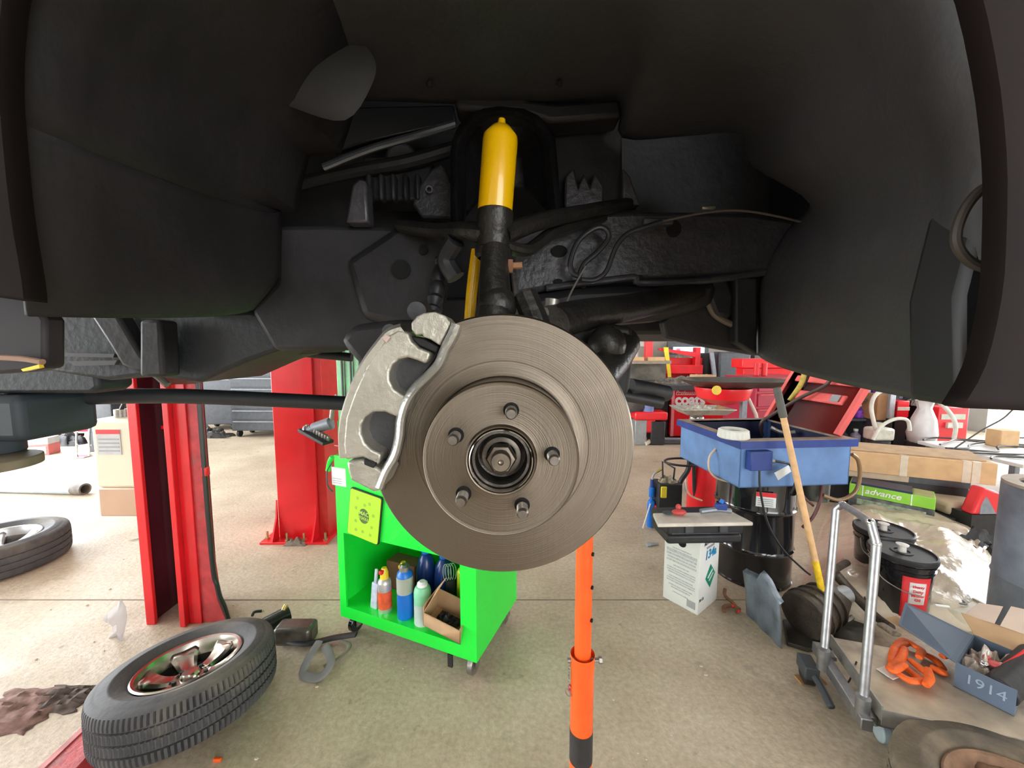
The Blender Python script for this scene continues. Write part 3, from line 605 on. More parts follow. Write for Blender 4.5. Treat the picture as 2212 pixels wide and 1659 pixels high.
def rim(t, Rr, W, mat, dark, spokes=6, depth=.075, sp=.030):
    h = W / 2; zf = h * .72
    MB().lathe([(Rr + .006, zf + .004), (Rr + .010, zf + .010), (Rr + .004, zf + .014), (Rr - .006, zf + .010), (Rr - .010, zf), (Rr - .016, zf - .02), (Rr - .022, zf - .05)], None, 96).build('rim_lip', mat, t)
    MB().lathe([(Rr - .020, zf - .045), (Rr - .030, -h * .6), (Rr + .004, -h * .7)], None, 64).build('rim_barrel', dark, t)
    MB().lathe([(1e-5, zf - depth - .03), (Rr - .03, zf - depth - .03)], None, 48).build('rim_shade_disc', M('painted_wheel_shade', (0.02, 0.02, 0.02), 0.7), t)  # near-black disc puts the shade behind the spokes into colour
    s = MB()
    for i in range(spokes):
        a = 2 * PI * i / spokes; rows = []
        for k in range(7):
            u = k / 6; r = .050 + (Rr - .018 - .050) * u; wd = sp * (.85 + .75 * u * u); z = zf - depth + depth * .80 * u ** 2.2
            rows.append([(r, -wd, z - .028), (r, -wd, z - .006), (r, -wd * .7, z + .004), (r, 0, z - .001), (r, wd * .7, z + .004), (r, wd, z - .006), (r, wd, z - .028)])
        mm = Matrix.Rotation(a, 4, 'Z'); rows = [[tuple(mm @ Vector(p)) for p in row] for row in rows]; s.grid(rows)
    s.build('spokes', mat, t, solid=.002)
    MB().lathe([(1e-5, zf - depth + .022), (.028, zf - depth + .020), (.034, zf - depth + .012), (.036, zf - depth), (.075, zf - depth - .002), (.078, zf - depth - .02)], None, 40).build('hub_cap', mat, t)
    for i in range(5):
        a = 2 * PI * i / 5; MB().cyl((.055 * math.cos(a), .055 * math.sin(a), zf - depth - .003), (.055 * math.cos(a), .055 * math.sin(a), zf - depth + .010), .009, seg=6).build('lug_hole', M('lug_dark', (0.03, 0.03, 0.03), 0.5), t)

wc = G(395, 1436, .245)
wm = Matrix.Translation((wc.x + .02, wc.y + .01, .165)) @ Matrix.Rotation(math.radians(8.5), 4, Vector((-.74, -.67, 0))) @ Matrix.Rotation(.3, 4, 'Z')
tw_ = tire('wheel', 'wheel with chrome spoked rim and dusty tyre lying flat beside the red lift column', 'wheel', wm, .312, .205, .178, seg=420, dep=.011)
rim(tw_, .178, .205, M('worn_chrome_rim', (0.50, 0.46, 0.41), 0.24, 1.0, 0.25, 8), M('dark_barrel', (.06,.055,.05), .5, .6), 6, depth=.055, sp=.034)
# far left tyre, lying
tc_ = G(-10, 1150, .25)
t2 = tire('wheel', 'wheel lying flat on bright floor near tan plate, cut by frame edge', 'wheel', T(tc_.x, tc_.y, .115), .36, .225, .21, seg=180)
rim(t2, .21, .225, M('silver_rim', (0.6, 0.6, 0.6), 0.3, .9), steel, 5)
# bottom right dusty tyre
t3c = G(2262, 1762, .20)
t3 = tire('wheel', 'dust-brown wheel with rusty rim lying at bottom right corner', 'wheel', T(t3c.x, t3c.y, .10), .335, .20, .20, seg=180, per=6, mat=rubd, dep=.010)
rim(t3, .20, .20, M('rusty_rim', (0.26, 0.15, 0.09), 0.7, .3, .3, 15, .3), rust, 5)

# red swing arm on the floor that runs under the front wheel
arm_t = thing('swing_arm', 'scuffed red lift swing arm on floor beneath the chrome wheel', 'lift arm', (-1.2, 1.2, 0))
a, b, c, d = G(60, 1659, .09), G(190, 1545, .09), G(262, 1659, .09), G(262, 1600, .09)
pA = G(-60, 1790, .09); pB = G(185, 1560, .09); dr = (pB - pA); dr.z = 0; dr.normalize(); nn = Vector((dr.y, -dr.x, 0))
mb = MB(); mb.slab([pA, pB, pB + nn * .13, pA + nn * .16], (0, 0, -.085)); mb.build('beam', redd, arm_t, world=True, bevel=.006)
mb = MB(); mb.slab([pA + nn * .008 + Vector((0, 0, .004)), pB + nn * .008 + Vector((0, 0, .004)), pB + nn * .03 + Vector((0, 0, .004)), pA + nn * .03 + Vector((0, 0, .004))], (0, 0, -.003)); mb.build('worn_strip', M('worn_pink_paint', (0.55, 0.2, 0.2), .6, 0, .3, 20), arm_t, world=True)

# ---- lift columns
lc = thing('lift_column', 'red lift column with dark open channel rising behind the chrome wheel', 'lift column', (-1.85, 2.25, 0))
xl = P(330, 1340, 2.12).x; K = .78
shaded_red = M('shaded_red_enamel', (0.085, 0.012, 0.02), 0.5, 0, .15, 4)  # darker copy of the red: shade inside the channel put into the colour
def cs_(name, mat, a, b, **k): return MB().span((xl + a[0] * K, a[1], a[2]), (xl + b[0] * K, b[1], b[2])).build(name, mat, lc, world=True, **k)
cs_('flange', red, (0, 2.08, 0), (.065, 2.10, 2.9), bevel=.003)
cs_('flange', red, (.27, 2.06, 0), (.31, 2.09, 2.9), bevel=.003)
cs_('side_plate', shaded_red, (0, 2.10, 0), (.02, 2.32, 2.9)); cs_('back_plate', shaded_red, (.02, 2.30, 0), (.30, 2.32, 2.9)); cs_('side_plate', redd, (.285, 2.09, 0), (.31, 2.22, 2.9))
MB().slab([(xl + .31 * K, 2.10, 0.0), (xl + .58 * K, 2.10, 0.0), (xl + .52 * K, 2.10, .14), (xl + .49 * K, 2.10, .45), (xl + .485 * K, 2.10, 2.9), (xl + .31 * K, 2.10, 2.9)], (0, .03, 0)).build('gusset', redd, lc, world=True, bevel=.004)
cs_('outer_strip', red, (.31, 2.09, 0), (.40, 2.10, 2.9), bevel=.003)
MB().tube([(xl + .495 * K, 2.095, 2.9), (xl + .50 * K, 2.095, .6), (xl + .53 * K, 2.095, .22), (xl + .57 * K, 2.095, .10), (xl + .60 * K, 2.09, 0.012)], .012).build('hydraulic_hose', ho, lc, world=True)
cs_('carriage_rail', M('dark_slate', (0.045, 0.06, 0.075), .4), (.12, 2.2, .02), (.165, 2.25, 2.9), bevel=.004); cs_('carriage_rail', MATS['dark_slate'], (.175, 2.2, .02), (.20, 2.25, 2.9), bevel=.004)
cs_('latch_plate', red, (.10, 2.19, 1.12), (.2, 2.22, 1.14))
MB().box((xl + .50 * K, 2.10, .9), (.03, .03, .05)).build('hose_clamp', red, lc, world=True, bevel=.004)
lc['kind'] = 'thing'

lc2 = thing('lift_column', 'bright red lift column bolted down beside the green tool cart', 'lift column', (-1.8, 3.1, 0))
lc2['kind'] = 'thing'; bl0 = G(625, 1148); br0 = G(722, 1150)
MB().span((bl0.x, 3.08, 0), (br0.x - .07, 3.45, 2.9)).build('post', red, lc2, world=True, bevel=.006)
MB().span((br0.x - .07, 3.10, 0), (br0.x - .0, 3.45, 2.9)).build('channel', M('red_enamel_side', (0.62, 0.02, 0.02), 0.35, coat=.2), lc2, world=True, bevel=.004)
MB().span((bl0.x - .11, 2.99, 0), (br0.x + .04, 3.5, .02)).build('base_plate', red, lc2, world=True, bevel=.003)
for x in (bl0.x - .012, br0.x - .085):
    MB().slab([(x, 3.08, .02), (x, 2.985, .02), (x, 3.06, .20), (x, 3.078, .34), (x, 3.08, .34)], (.012, 0, 0)).build('gusset', red, lc2, world=True)
bolt = M('brass_bolt', (0.45, 0.36, 0.2), .35, .8)
for x, y in ((bl0.x - .08, 3.05), (bl0.x + .1, 3.02), (br0.x - .16, 3.02), (br0.x + .01, 3.03)):
    MB().cyl((x, y, .02), (x, y, .035), .02, seg=6).cyl((x, y, .03), (x, y, .085), .009, seg=10).build('anchor_bolt', bolt, lc2, world=True)
nut = MB(); rag = thing('rag', 'small crumpled brown rag at foot of the bolted red column', 'rag', (-1.78, 2.95, 0))
def crumple(mb, c, sx, sy, h, seed=0, n=14, f=3.0):
    rows = []
    for i in range(n + 1):
        row = []
        for j in range(n + 1):
            x = (i / n - .5) * 2; y = (j / n - .5) * 2; e = max(0, 1 - (x * x + y * y) ** 1.0)
            nv = noise.noise(Vector((x * f, y * f, seed)))
            row.append((c[0] + x * sx * (1 + .25 * nv), c[1] + y * sy * (1 + .25 * noise.noise(Vector((y * 2, x * 2, seed + 5)))), c[2] + h * e ** .6 * (.55 + .9 * nv) + .001))
        rows.append([(p[0], p[1], max(p[2], c[2] + .001)) for p in row])
    mb.grid(rows); return mb
rg = G(640, 1175); rag.location = (rg.x, rg.y, 0); WM[rag.name] = T(rg.x, rg.y, 0)
crumple(MB(), (0, 0, 0), .09, .04, .06, 3).build('cloth', M('brown_rag', (0.20, 0.15, 0.12), .9, 0, .3, 20), rag, solid=.003)

# ---- hydraulic tank on the first column
tk = thing('hydraulic_tank', 'translucent cream hydraulic oil tank with warning label left of red lift column', 'tank', (-2.6, 2.5, .6))
a = P(207, 1100, 2.5); b = P(300, 1112, 2.38); z0, z1 = P(252, 1114, 2.42).z, P(250, 905, 2.42).z
liq = P(250, 1052, 2.42).z
tkm = M('cream_tank_plastic', (0.72, 0.66, 0.50), .45, 0, .04, 4); oilm = M('oil_filled_plastic', (0.52, 0.33, 0.22), .4, 0, .08, 4)
tx0, tx1 = P(210, 1000, 2.42).x, xl - .012
MB().span((tx0, 2.40, liq), (tx1, 2.62, z1)).build('upper_body', tkm, tk, world=True, bevel=.02)
MB().span((tx0 + .002, 2.402, z0), (tx1 - .002, 2.618, liq + .002)).build('lower_body', oilm, tk, world=True, bevel=.012)
MB().span((tx1 - .02, 2.44, z1 - .25), (xl + .01, 2.47, z1 - .2)).span((xl - .01, 2.30, z1 - .25), (xl + .012, 2.46, z1 - .2)).build('mount_bracket', steel, tk, world=True)
MB().cyl((tx0 + .1, 2.5, z1 - .005), (tx0 + .1, 2.5, z1 + .05), .035).build('filler_neck', steel, tk, world=True)
MB().tube([(tx0 + .1, 2.5, z1 + .04), (tx0 + .15, 2.5, z1 + .12), (tx0 + .25, 2.45, z1 + .12), (xl - .03, 2.35, z1 + .05)], .012).build('hose', ho, tk, world=True)
lx0, lx1, lz0, lz1 = P(213, 980, 2.4).x, P(264, 980, 2.4).x, P(240, 982, 2.4).z, P(240, 928, 2.4).z
lb = MB().span((lx0, 2.396, lz0), (lx1, 2.3995, lz1)).build('warning_label', M('grey_label', (.50, .50, .50), .5), tk, world=True)
MB().span((lx0, 2.3945, lz1 - .028), (lx1, 2.3958, lz1)).build('red_header', redl, lb, world=True)
for i in range(4): MB().span((lx0 + .01, 2.3945, lz0 + .02 + .025 * i), (lx1 - .01, 2.3958, lz0 + .03 + .025 * i)).build('text_line', inkg, lb, world=True)

# ---- green tool cart
cm = frame((-.165, 1.677, 0), (math.cos(math.radians(158)), math.sin(math.radians(158)), 0), (0, 0, 1))
# local: x runs left along the front, y up, z points to the viewer side
ca = math.radians(-22.5); cart_o = Vector((-.165, 1.677, 0)); ex = Vector((math.cos(ca), math.sin(ca), 0)); ey = Vector((-math.sin(ca), math.cos(ca), 0))
CM = Matrix((ex, ey, (0, 0, 1))).transposed().to_4x4(); CM.translation = cart_o
cart = thing('tool_cart', 'bright lime green tool cart with open bottom shelf standing behind the brake disc', 'tool cart', mat=CM)
W_, D_, z0 = .845, .50, .115; zs = .18; zt = .60; zb = 1.02
c_ = MB()
def walls(mb):
    t = .004
    mb.span((-W_, 0, z0), (0, .012, zs)); mb.span((-W_, 0, zs), (-W_ + .045, .012, zt)); mb.span((-.085, 0, zs), (0, .012, zt)); mb.span((-W_, 0, zt), (0, .012, zb))
    mb.span((-W_, .012, z0), (-W_ + .01, D_, zb)); mb.span((-.01, .012, z0), (0, D_, zb)); mb.span((-W_ + .01, D_ - .01, z0), (-.01, D_, zb))
    mb.span((-W_ + .01, .012, zs - .012), (-.01, D_ - .01, zs)); mb.span((-W_ + .01, .012, zt), (-.01, D_ - .01, zt + .01)); mb.span((-W_ + .01, .012, zb - .01), (-.01, D_ - .01, zb)); return mb
walls(c_).build('body', lime, cart, smooth=False)
pale = M('pale_green_panel', (0.16, 0.56, 0.20), .35, 0, .35, 10)
for i in range(5): MB().span((-W_ + .01 + i * .06, .03, zb), (-W_ + .055 + i * .06, .04, 1.59)).build('upright_slat', pale, cart, bevel=.003)
MB().span((-W_ + .0, .03, zb), (-.35, .04, zb + .18)).build('tool_rack', M('mint_green_panel', (0.09, 0.60, 0.16), .35, 0, .1, 6), cart, bevel=.003)
for k, (x, y, s) in enumerate(((-W_ + .05, .06, 1), (-.05, .06, 0), (-.05, D_ - .06, 0), (-W_ + .05, D_ - .06, 1))):
    cs = MB().cyl((x - .014, y, .052), (x + .014, y, .052), .05, seg=28).build('caster_wheel', gblk if s else steel, cart, bevel=.004)
    MB().span((x - .028, y - .03, .09), (x + .028, y + .03, z0)).span((x - .026, y - .02, .04), (x - .020, y + .02, .095)).span((x + .020, y - .02, .04), (x + .026, y + .02, .095)).build('fork', steel, cs)
MB().span((-.16, .0, .045), (-.135, .01, .11)).build('brake_tab', sblk, cart)
# stickers and mat
def on_front(u, v): # point on the front face plane under a photo pixel
    d = ray(u, v); n = -ey; o = Vector((0, 0, EYE)); t = (cart_o - o).dot(n) / d.dot(n); return CM.inverted() @ (o + d * t)
a_, b_ = on_front(716, 1008), on_front(748, 1052)
pt = MB().span((a_.x, -.0012, b_.z), (b_.x, 0, a_.z)).build('paper_tag', paper, cart)
for i in range(3): MB().span((a_.x + .008, -.0018, b_.z + .012 + i * .012), (b_.x - .03, -.0012, b_.z + .015 + i * .012)).build('text_line', inkg, pt)
pc = [on_front(u, v) for u, v in [(762, 1052), (832, 1072), (819, 1180), (752, 1146)]]
pk = [(p.x, p.z) for p in pc]; cxm = sum(p[0] for p in pk) / 4; czm = sum(p[1] for p in pk) / 4
mw = (pk[1][0] - pk[0][0] + pk[2][0] - pk[3][0]) / 2; mh = (pk[0][1] - pk[3][1] + pk[1][1] - pk[2][1]) / 2
MMt = CM @ Matrix.Translation((cxm, -.004, czm)) @ Matrix.Rotation(math.radians(8), 4, 'Y') @ Matrix.Rotation(PI / 2, 4, 'X')
matp = thing('magnetic_mat', 'yellow-green magnetic parts mat with black logo stuck on the green cart front', 'magnetic mat', mat=MMt)
def rrect(w, h, r, k=5):
    o = []
    for cx_, cy_, a0 in ((w / 2 - r, h / 2 - r, 0), (-w / 2 + r, h / 2 - r, 90), (-w / 2 + r, -h / 2 + r, 180), (w / 2 - r, -h / 2 + r, 270)):
        for i in range(k + 1): a = math.radians(a0 + 90 * i / k); o.append((cx_ + r * math.cos(a), cy_ + r * math.sin(a)))
    return o
MB().prism(rrect(mw, mh, .012), .010, Matrix.Translation((0, 0, -.002))).build('rim', sblk, matp, bevel=.002)
MB().prism(rrect(mw - .010, mh - .010, .010), .003, Matrix.Translation((0, 0, .008))).build('pad', M('acid_yellow_pad', (0.42, 0.82, 0.02), .5, 0, .06, 6), matp)
MB().prism([(math.cos(i * PI / 12) * .034, math.sin(i * PI / 12) * .040) for i in range(24)], .0006, Matrix.Translation((0, 0, .011)) @ Matrix.Rotation(.2, 4, 'Z')).build('logo_disc', M('dark_olive_ink', (0.08, 0.13, 0.03), .6), matp)
lgm = M('logo_light', (0.42, 0.70, 0.08), .6)
text('MAC', MMt @ Matrix.Translation((0, .013, .0118)), .030, lgm, matp, 'logo_lettering', bold=.0006)
text('TOOLS', MMt @ Matrix.Translation((0, -.013, .0118)), .020, lgm, matp, 'logo_lettering', bold=.0006)
for x, y in ((-.05, .085), (.03, .075), (-.055, .03), (.06, .02), (-.05, -.04), (.055, -.045), (0, -.085), (-.045, -.088), (.0, .06), (.05, -.088)):
    if abs(x) < mw / 2 - .01 and abs(y) < mh / 2 - .01:
        MB().cyl((x, y, .0108), (x, y, .0116), .009, seg=18).build('magnet_mark', M('dull_yellow', (0.28, 0.48, 0.03), .6), matp)
# tools hanging at the cart's side and top rack
def ft(x, y, z): return CM @ Vector((x, y, z))
for k, (x, z0_, z1_, wd) in enumerate(((-W_ + .058, .99, 1.585, .014), (-W_ + .118, 1.08, 1.585, .012), (-W_ + .178, 1.15, 1.585, .013))):
    pb = thing('pry_bar', ('long dark pry bar hanging leftmost on the green cart rack', 'dark pry bar hanging second from left on the green cart rack', 'short dark pry bar hanging nearest the caliper on the green cart rack')[k], 'pry bar', mat=CM @ Matrix.Translation((x, .02, z0_)))
    MB().tube([(0, 0, z1_ - z0_), (0, 0, .06), (.004, -.012, 0)], wd / 2, 8, flat=.6).build('bar', dgrey, pb)
sp = on_front(690, 945)
spt = thing('air_tool', 'dark air tool hanging off the left edge of green cart', 'air tool', mat=CM @ Matrix.Translation((-W_ - .03, .02, sp.z + .08)))
MB().cyl((0, 0, 0), (-.10, -.03, -.03), .034, .028).cyl((-.09, -.03, -.03), (-.13, -.04, -.04), .020).build('body', mgrey, spt, bevel=.004)
MB().tube([(0, 0, .02), (.02, 0, .10), (.03, .02, .15)], .012).build('hook', steel, spt)
MB().cyl((-.13, -.04, -.04), (-.14, -.042, -.043), .028).build('nose', lgrey, spt)
spt = thing('socket_rail', 'black socket rail holding rows of sockets jutting left of green cart', 'socket rail', mat=CM @ Matrix.Translation((-W_ - .0, -.01, sp.z + .005)) @ Matrix.Rotation(math.radians(18), 4, 'Y') @ Matrix.Rotation(PI, 4, 'Z'))
MB().span((0, -.02, -.03), (.19, .05, -.012)).build('rail', sblk, spt, bevel=.003)
for i in range(9): MB().cyl((.01 + i * .02, .012, -.012), (.01 + i * .02, .012, .012), .009, seg=10).build('socket', steel, spt)
rk = thing('screwdriver', 'red-handled screwdriver lying across front of the green cart top', 'screwdriver', mat=CM @ Matrix.Translation((-W_ + .06, -.02, on_front(728, 960).z)))
MB().cyl((0, 0, 0), (.09, 0, -.004), .011, .012, 12).build('handle', redl, rk, bevel=.002); MB().cyl((-.03, 0, 0), (.0, 0, 0), .003, seg=8).build('shaft', steel, rk)
cb = thing('cable', 'green plug and grey cable hanging from the left edge of green cart', 'cable', mat=CM @ Matrix.Translation((-W_ - .012, 0, .98)))
MB().tube([(0, .0, 0), (-.03, -.01, -.05), (-.02, -.02, -.12), (.0, -.006, -.16)], .004).build('lead', dgrey, cb)
MB().tube([(.0, 0, .03), (-.02, 0, .0), (-.035, 0, -.05)], .013).build('plug', lime, cb)
# things on the bottom shelf of the cart
def can(name, label, cat, x, y, r, h, matl, group=None, cap=None, capm=None, band=None, bandm=None, tilt=0, neck=.55):
    t = thing(name, label, cat, mat=CM @ Matrix.Translation((x, y, zs)) @ Matrix.Rotation(tilt, 4, 'Y'), group=group)
    MB().lathe([(1e-5, 0), (r * .96, 0), (r, .004), (r, h * .82), (r * .92, h * .90), (r * neck, h * .97), (r * .4, h), (1e-5, h)], None, 28).build('body', matl, t)
    if band: MB().lathe([(r * 1.012, band[0] * h), (r * 1.012, band[1] * h)], None, 28).build('label', bandm, t)
    if cap: MB().lathe([(r * .62, h * .95), (r * .60, h + cap * .5), (r * .35, h + cap), (1e-5, h + cap)], None, 20).build('cap', capm, t)
    return t
silv = M('silver_can', (0.62, 0.60, 0.60), .3, .6)
orl = M('orange_red_label', (0.75, 0.10, 0.03), .5, 0, .3, 25)
s1 = can('spray_can', 'silver and orange spray can with yellow cap and red nozzle in green cart', 'spray can', -.585, .06, .036, .19, silv, cap=.05, capm=yelp, band=(.12, .62), bandm=orl)
MB().box((0, -.018, .225), (.020, .03, .02)).build('nozzle', redl, s1, bevel=.004)
s2 = can('spray_can', 'second yellow-topped spray can half hidden behind the blue canister', 'spray can', -.515, .13, .036, .20, silv, cap=.05, capm=yelp, band=(.15, .66), bandm=orl)
MB().box((0, -.018, .235), (.018, .03, .02)).build('nozzle', yelp, s2, bevel=.004)
can('gas_canister', 'tall blue gas canister with grey label on green cart shelf', 'canister', -.455, .065, .042, .265, bluep, cap=.02, capm=steel, band=(.52, .85), bandm=M('grey_tan_label', (.36, .38, .32), .6))
can('gas_canister', 'pale green rounded canister beside cardboard box on green cart shelf', 'canister', -.345, .065, .044, .20, M('pale_green_canister', (0.22, 0.62, 0.36), .45), cap=.02, capm=white, neck=.75, band=(.0, .55), bandm=M('grey_mint_label', (.45, .55, .5), .6))
for k, (x, y) in enumerate(((-.43, .22), (-.31, .215))):
    t = thing('fluid_bottle', ('dark blue fluid bottle with blue cap behind the blue canister', 'dark blue fluid bottle with blue cap behind the cardboard box')[k], 'bottle', mat=CM @ Matrix.Translation((x, y, zs)), group='blue bottles on the cart shelf')
    MB().lathe([(1e-5, 0), (.052, 0), (.055, .008), (.055, .18), (.047, .225), (.030, .262), (.019, .275), (.019, .285)], None, 28).build('body', M('deep_blue_plastic', (0.01, 0.035, 0.17), .25, 0, .2), t)
    MB().lathe([(.023, .276), (.024, .300), (.020, .306), (1e-5, .306)], None, 20).build('cap', bluep, t)
t = thing('syringe_pack', 'clear upright plastic tool packet at left of the spray cans', 'packet', mat=CM @ Matrix.Translation((-.655, .05, zs)) @ Matrix.Rotation(.12, 4, 'Y'))
MB().span((-.020, -.008, 0), (.022, .008, .15)).span((-.008, -.006, .15), (.008, .006, .23)).build('body', M('cloudy_plastic', (0.50, 0.56, 0.66), .3, 0, .2, 40), t, bevel=.004)
t = thing('ruddy_box', 'reddish brown box at the back of green cart shelf', 'box', mat=CM @ Matrix.Translation((-.62, .27, zs)))
MB().span((-.09, -.05, 0), (.11, .05, .17)).build('body', M('ruddy_card', (0.24, 0.09, 0.06), .7), t, bevel=.004)
t = thing('jug', 'yellow-green jug behind the box at right end of cart shelf', 'jug', mat=CM @ Matrix.Translation((-.14, .2, zs)))
MB().span((-.06, -.05, 0), (.06, .05, .27)).build('body', M('yellow_green_plastic', (0.42, 0.52, 0.01), .4), t, bevel=.02); MB().cyl((0, 0, .27), (0, 0, .30), .02).build('cap', sblk, t)
t = thing('coiled_cable', 'small coil of pale green wire above the cart shelf box', 'cable', mat=CM @ Matrix.Translation((-.225, .17, zs + .19)))
for k in range(4): MB().tube([(math.cos(a) * .018 - .01 * k, -.008 * k, .05 + math.sin(a) * .045) for a in [i * PI / 5 for i in range(11)]], .0022, 6).build('coil', M('pale_green_wire', (.25, .38, .28), .5), t)
MB().cyl((-.015, 0, -.19), (-.015, 0, .01), .03).build('spool_can', sblk, t)
t = thing('open_carton', 'open tilted cardboard box at right of green cart shelf', 'carton', mat=CM @ Matrix.Translation((-.19, .055, zs + .035)) @ Matrix.Rotation(math.radians(10), 4, 'Y') @ Matrix.Rotation(math.radians(12), 4, 'X'))
w2, d2, h2 = .105, .06, .13
MB().span((-w2, -d2, 0), (w2, d2, .004)).span((-w2, -d2, 0), (w2, -d2 + .004, .085)).span((-w2, d2 - .004, 0), (w2, d2, h2)).span((-w2, -d2, 0), (-w2 + .004, d2, h2)).span((w2 - .004, -d2, 0), (w2, d2, .10)).build('tray', M('brown_card', (0.50, 0.31, 0.17), .8, 0, .1, 12), t)
MB().slab([(-w2, -d2, .085), (-w2, d2, .13), (-w2 + .05, d2, .22), (-w2 + .03, -d2 + .02, .16)], (.003, 0, 0)).build('flap', MATS['brown_card'], t)
crumple(MB(), (0, 0, .02), .06, .04, .05, 8).build('contents', sblk, t)
t = thing('hook_tool', 'blue and brass hose fittings clipped on right side of green cart', 'fittings', mat=CM @ Matrix.Translation((.012, .36, .46)))
for i in range(4): MB().cyl((-.01, .0 + i * .012, -.01 * i), (.03, .01 + i * .012, .01 - .012 * i), .009, seg=10).build('fitting', bluep if i % 2 else M('brass', (.6, .45, .15), .3, .9), t)

# ---- orange jack stand
js = G(1255, 1659); jx, jy = P(1257, 1500, 1.06).x, 1.06
jk = thing('jack_stand', 'tall orange pole jack stand with pinned sleeve under the brake disc', 'jack stand', (jx, jy, 0))
MB().cyl((0, 0, .55), (0, 0, 1.33), .0242, seg=36).build('inner_tube', orange, jk)
MB().lathe([(.0255, .20), (.034, .20), (.034, .64), (.0355, .644), (.0355, .685), (.033, .668), (.0255, .668)], None, 40).build('outer_sleeve', orange, jk)
MB().cyl((0, 0, .0), (0, 0, .21), .045).build('base_tube', orange, jk)
for i in range(3):
    a = 2 * PI * i / 3 + .5; MB().tube([(0, 0, .10), (.26 * math.cos(a), .26 * math.sin(a), .015)], .014, smooth=False).build('leg', orange, jk)
MB().box((0, 0, 1.345), (.09, .09, .03)).build('saddle', steel, jk, bevel=.004)
MB().lathe([(.0347, .345), (.0347, .445)], None, 40, ).build('black_label', M('scuffed_black_label', (.02, .02, .022), .5, 0, .4, 20, second=(.12, .11, .1), thr=.62), jk)
MB().cyl((-.045, -.004, .668), (.052, -.004, .668), .006, seg=10).build('lock_pin', steel, jk)
MB().cyl((.047, -.004, .668), (.056, -.004, .668), .010, seg=6).build('pin_head', steel, jk)
for z in (.80, .90, 1.0): MB().cyl((.016, -.012, z), (.0235, -.0165, z), .0055, seg=12).build('pin_hole', MATS['hole_black'], jk)
ch = MB()
for i in range(9):
    z = .665 - i * .010; ch.ring((-.040 - .002 * (i % 2), -.004, z), (-.0385 - .002 * (i % 2), -.004, z), .0055, .0035, 12)
ch.build('chain', steel, jk)
MB().ring((-.044, -.006, .565), (-.042, -.004, .565), .011, .008, 20).build('pull_ring', steel, jk)
MB().ring((-.036, -.006, .580), (-.034, -.004, .580), .009, .005, 16).build('red_ring', redd, jk)
MB().lathe([(.0348, .22), (.0348, .30)], None, 40).build('white_mark', M('peeled_paint', (.6, .5, .45), .6, 0, .3, 20), jk)

# ---- strap and tool on the floor beside the wheel
q = G(690, 1420); st = thing('ratchet_strap', 'crumpled black and grey strap on floor between wheel and green cart', 'strap', (q.x, q.y, 0))
def gl(u, v, z=0.0): return G(u, v, z)
MB().tube([gl(600, 1375, .03), gl(660, 1390, .04), gl(720, 1378, .03), gl(770, 1370, .05)], .022, 10, flat=.35).build('webbing', sblk, st, world=True)
MB().tube([gl(690, 1385, .07), gl(668, 1420, .05), gl(655, 1455, .015), gl(690, 1462, .02), gl(715, 1430, .05), gl(702, 1395, .06)], .020, 10, flat=.3).build('loop', M('grey_webbing', (.20, .20, .20), .7), st, world=True)
MB().tube([gl(700, 1440, .02), gl(735, 1420, .02), gl(755, 1395, .03), gl(735, 1385, .03)], .012, 8, flat=.5).build('hook', M('dull_tan_metal', (.2, .18, .15), .5, .4), st, world=True)
q = G(600, 1335); tb = thing('torque_tool', 'dark cylindrical tool lying between the chrome wheel and green cart', 'tool', (q.x, q.y, 0))
MB().cyl(gl(560, 1358, .05), gl(625, 1325, .06), .042, .045, 24).build('barrel', M('oily_black', (.03, .033, .03), .25, .2, .3, 20), tb, world=True, bevel=.004)
MB().cyl(gl(555, 1362, .05), gl(563, 1357, .05), .046, .046, 24).build('end_cap', M('dark_green_cap', (.04, .14, .05), .4), tb, world=True)
MB().cyl(gl(612, 1318, .11), gl(618, 1306, .13), .012).build('knob', M('brass', (.6, .45, .15), .3, .9), tb, world=True)
MB().box(gl(640, 1365, .06), (.20, .10, .10)).cyl(gl(600, 1380, .04), gl(680, 1350, .05), .04).build('gear_case', M('bronze_grey', (.09, .08, .068), .3, .5, .4, 20), tb, world=True, bevel=.02)
MB().tube([gl(545, 1330, .02), gl(550, 1322, .04), gl(565, 1320, .03)], .008).build('trigger', sblk, tb, world=True)
# rags, plastic scrap, orange bit on the floor
for k, (u, v, sx, sy, lab) in enumerate(((40, 1535, .16, .11, 'crumpled reddish brown rag at the far left edge of floor'), (135, 1510, .12, .07, 'dark brown rag between the edge rag and chrome wheel'))):
    q = G(u, v); t = thing('rag', lab, 'rag', (q.x, q.y, 0)); crumple(MB(), (0, 0, 0), sx, sy, .035, k * 7 + 1, 18, 4).build('cloth', M('dirty_rag_%s' % 'ab'[k], ((.22, .13, .11), (.10, .075, .065))[k], .95, 0, .5, 30), t, solid=.003)
q = G(258, 1380); t = thing('plastic_scrap', 'scrap of clear plastic film poking up behind the chrome wheel', 'plastic film', (q.x, q.y, 0))
MB().grid([[(-.06 + .03 * i + .01 * math.sin(j), .02 * math.sin(i * 1.7 + j), .03 * j * (1 + .3 * i)) for j in range(5)] for i in range(4)]).build('film', M('clear_film', (.75, .72, .75), .15, 0, .05, alpha=.55), t, solid=.001)
q = G(470, 1645); t = thing('orange_scrap', 'small bright orange scrap on floor below the chrome wheel', 'scrap', (q.x, q.y, .008)); MB().box((0, 0, 0), (.03, .012, .014)).build('piece', orange, t, bevel=.003)
random.seed(4)
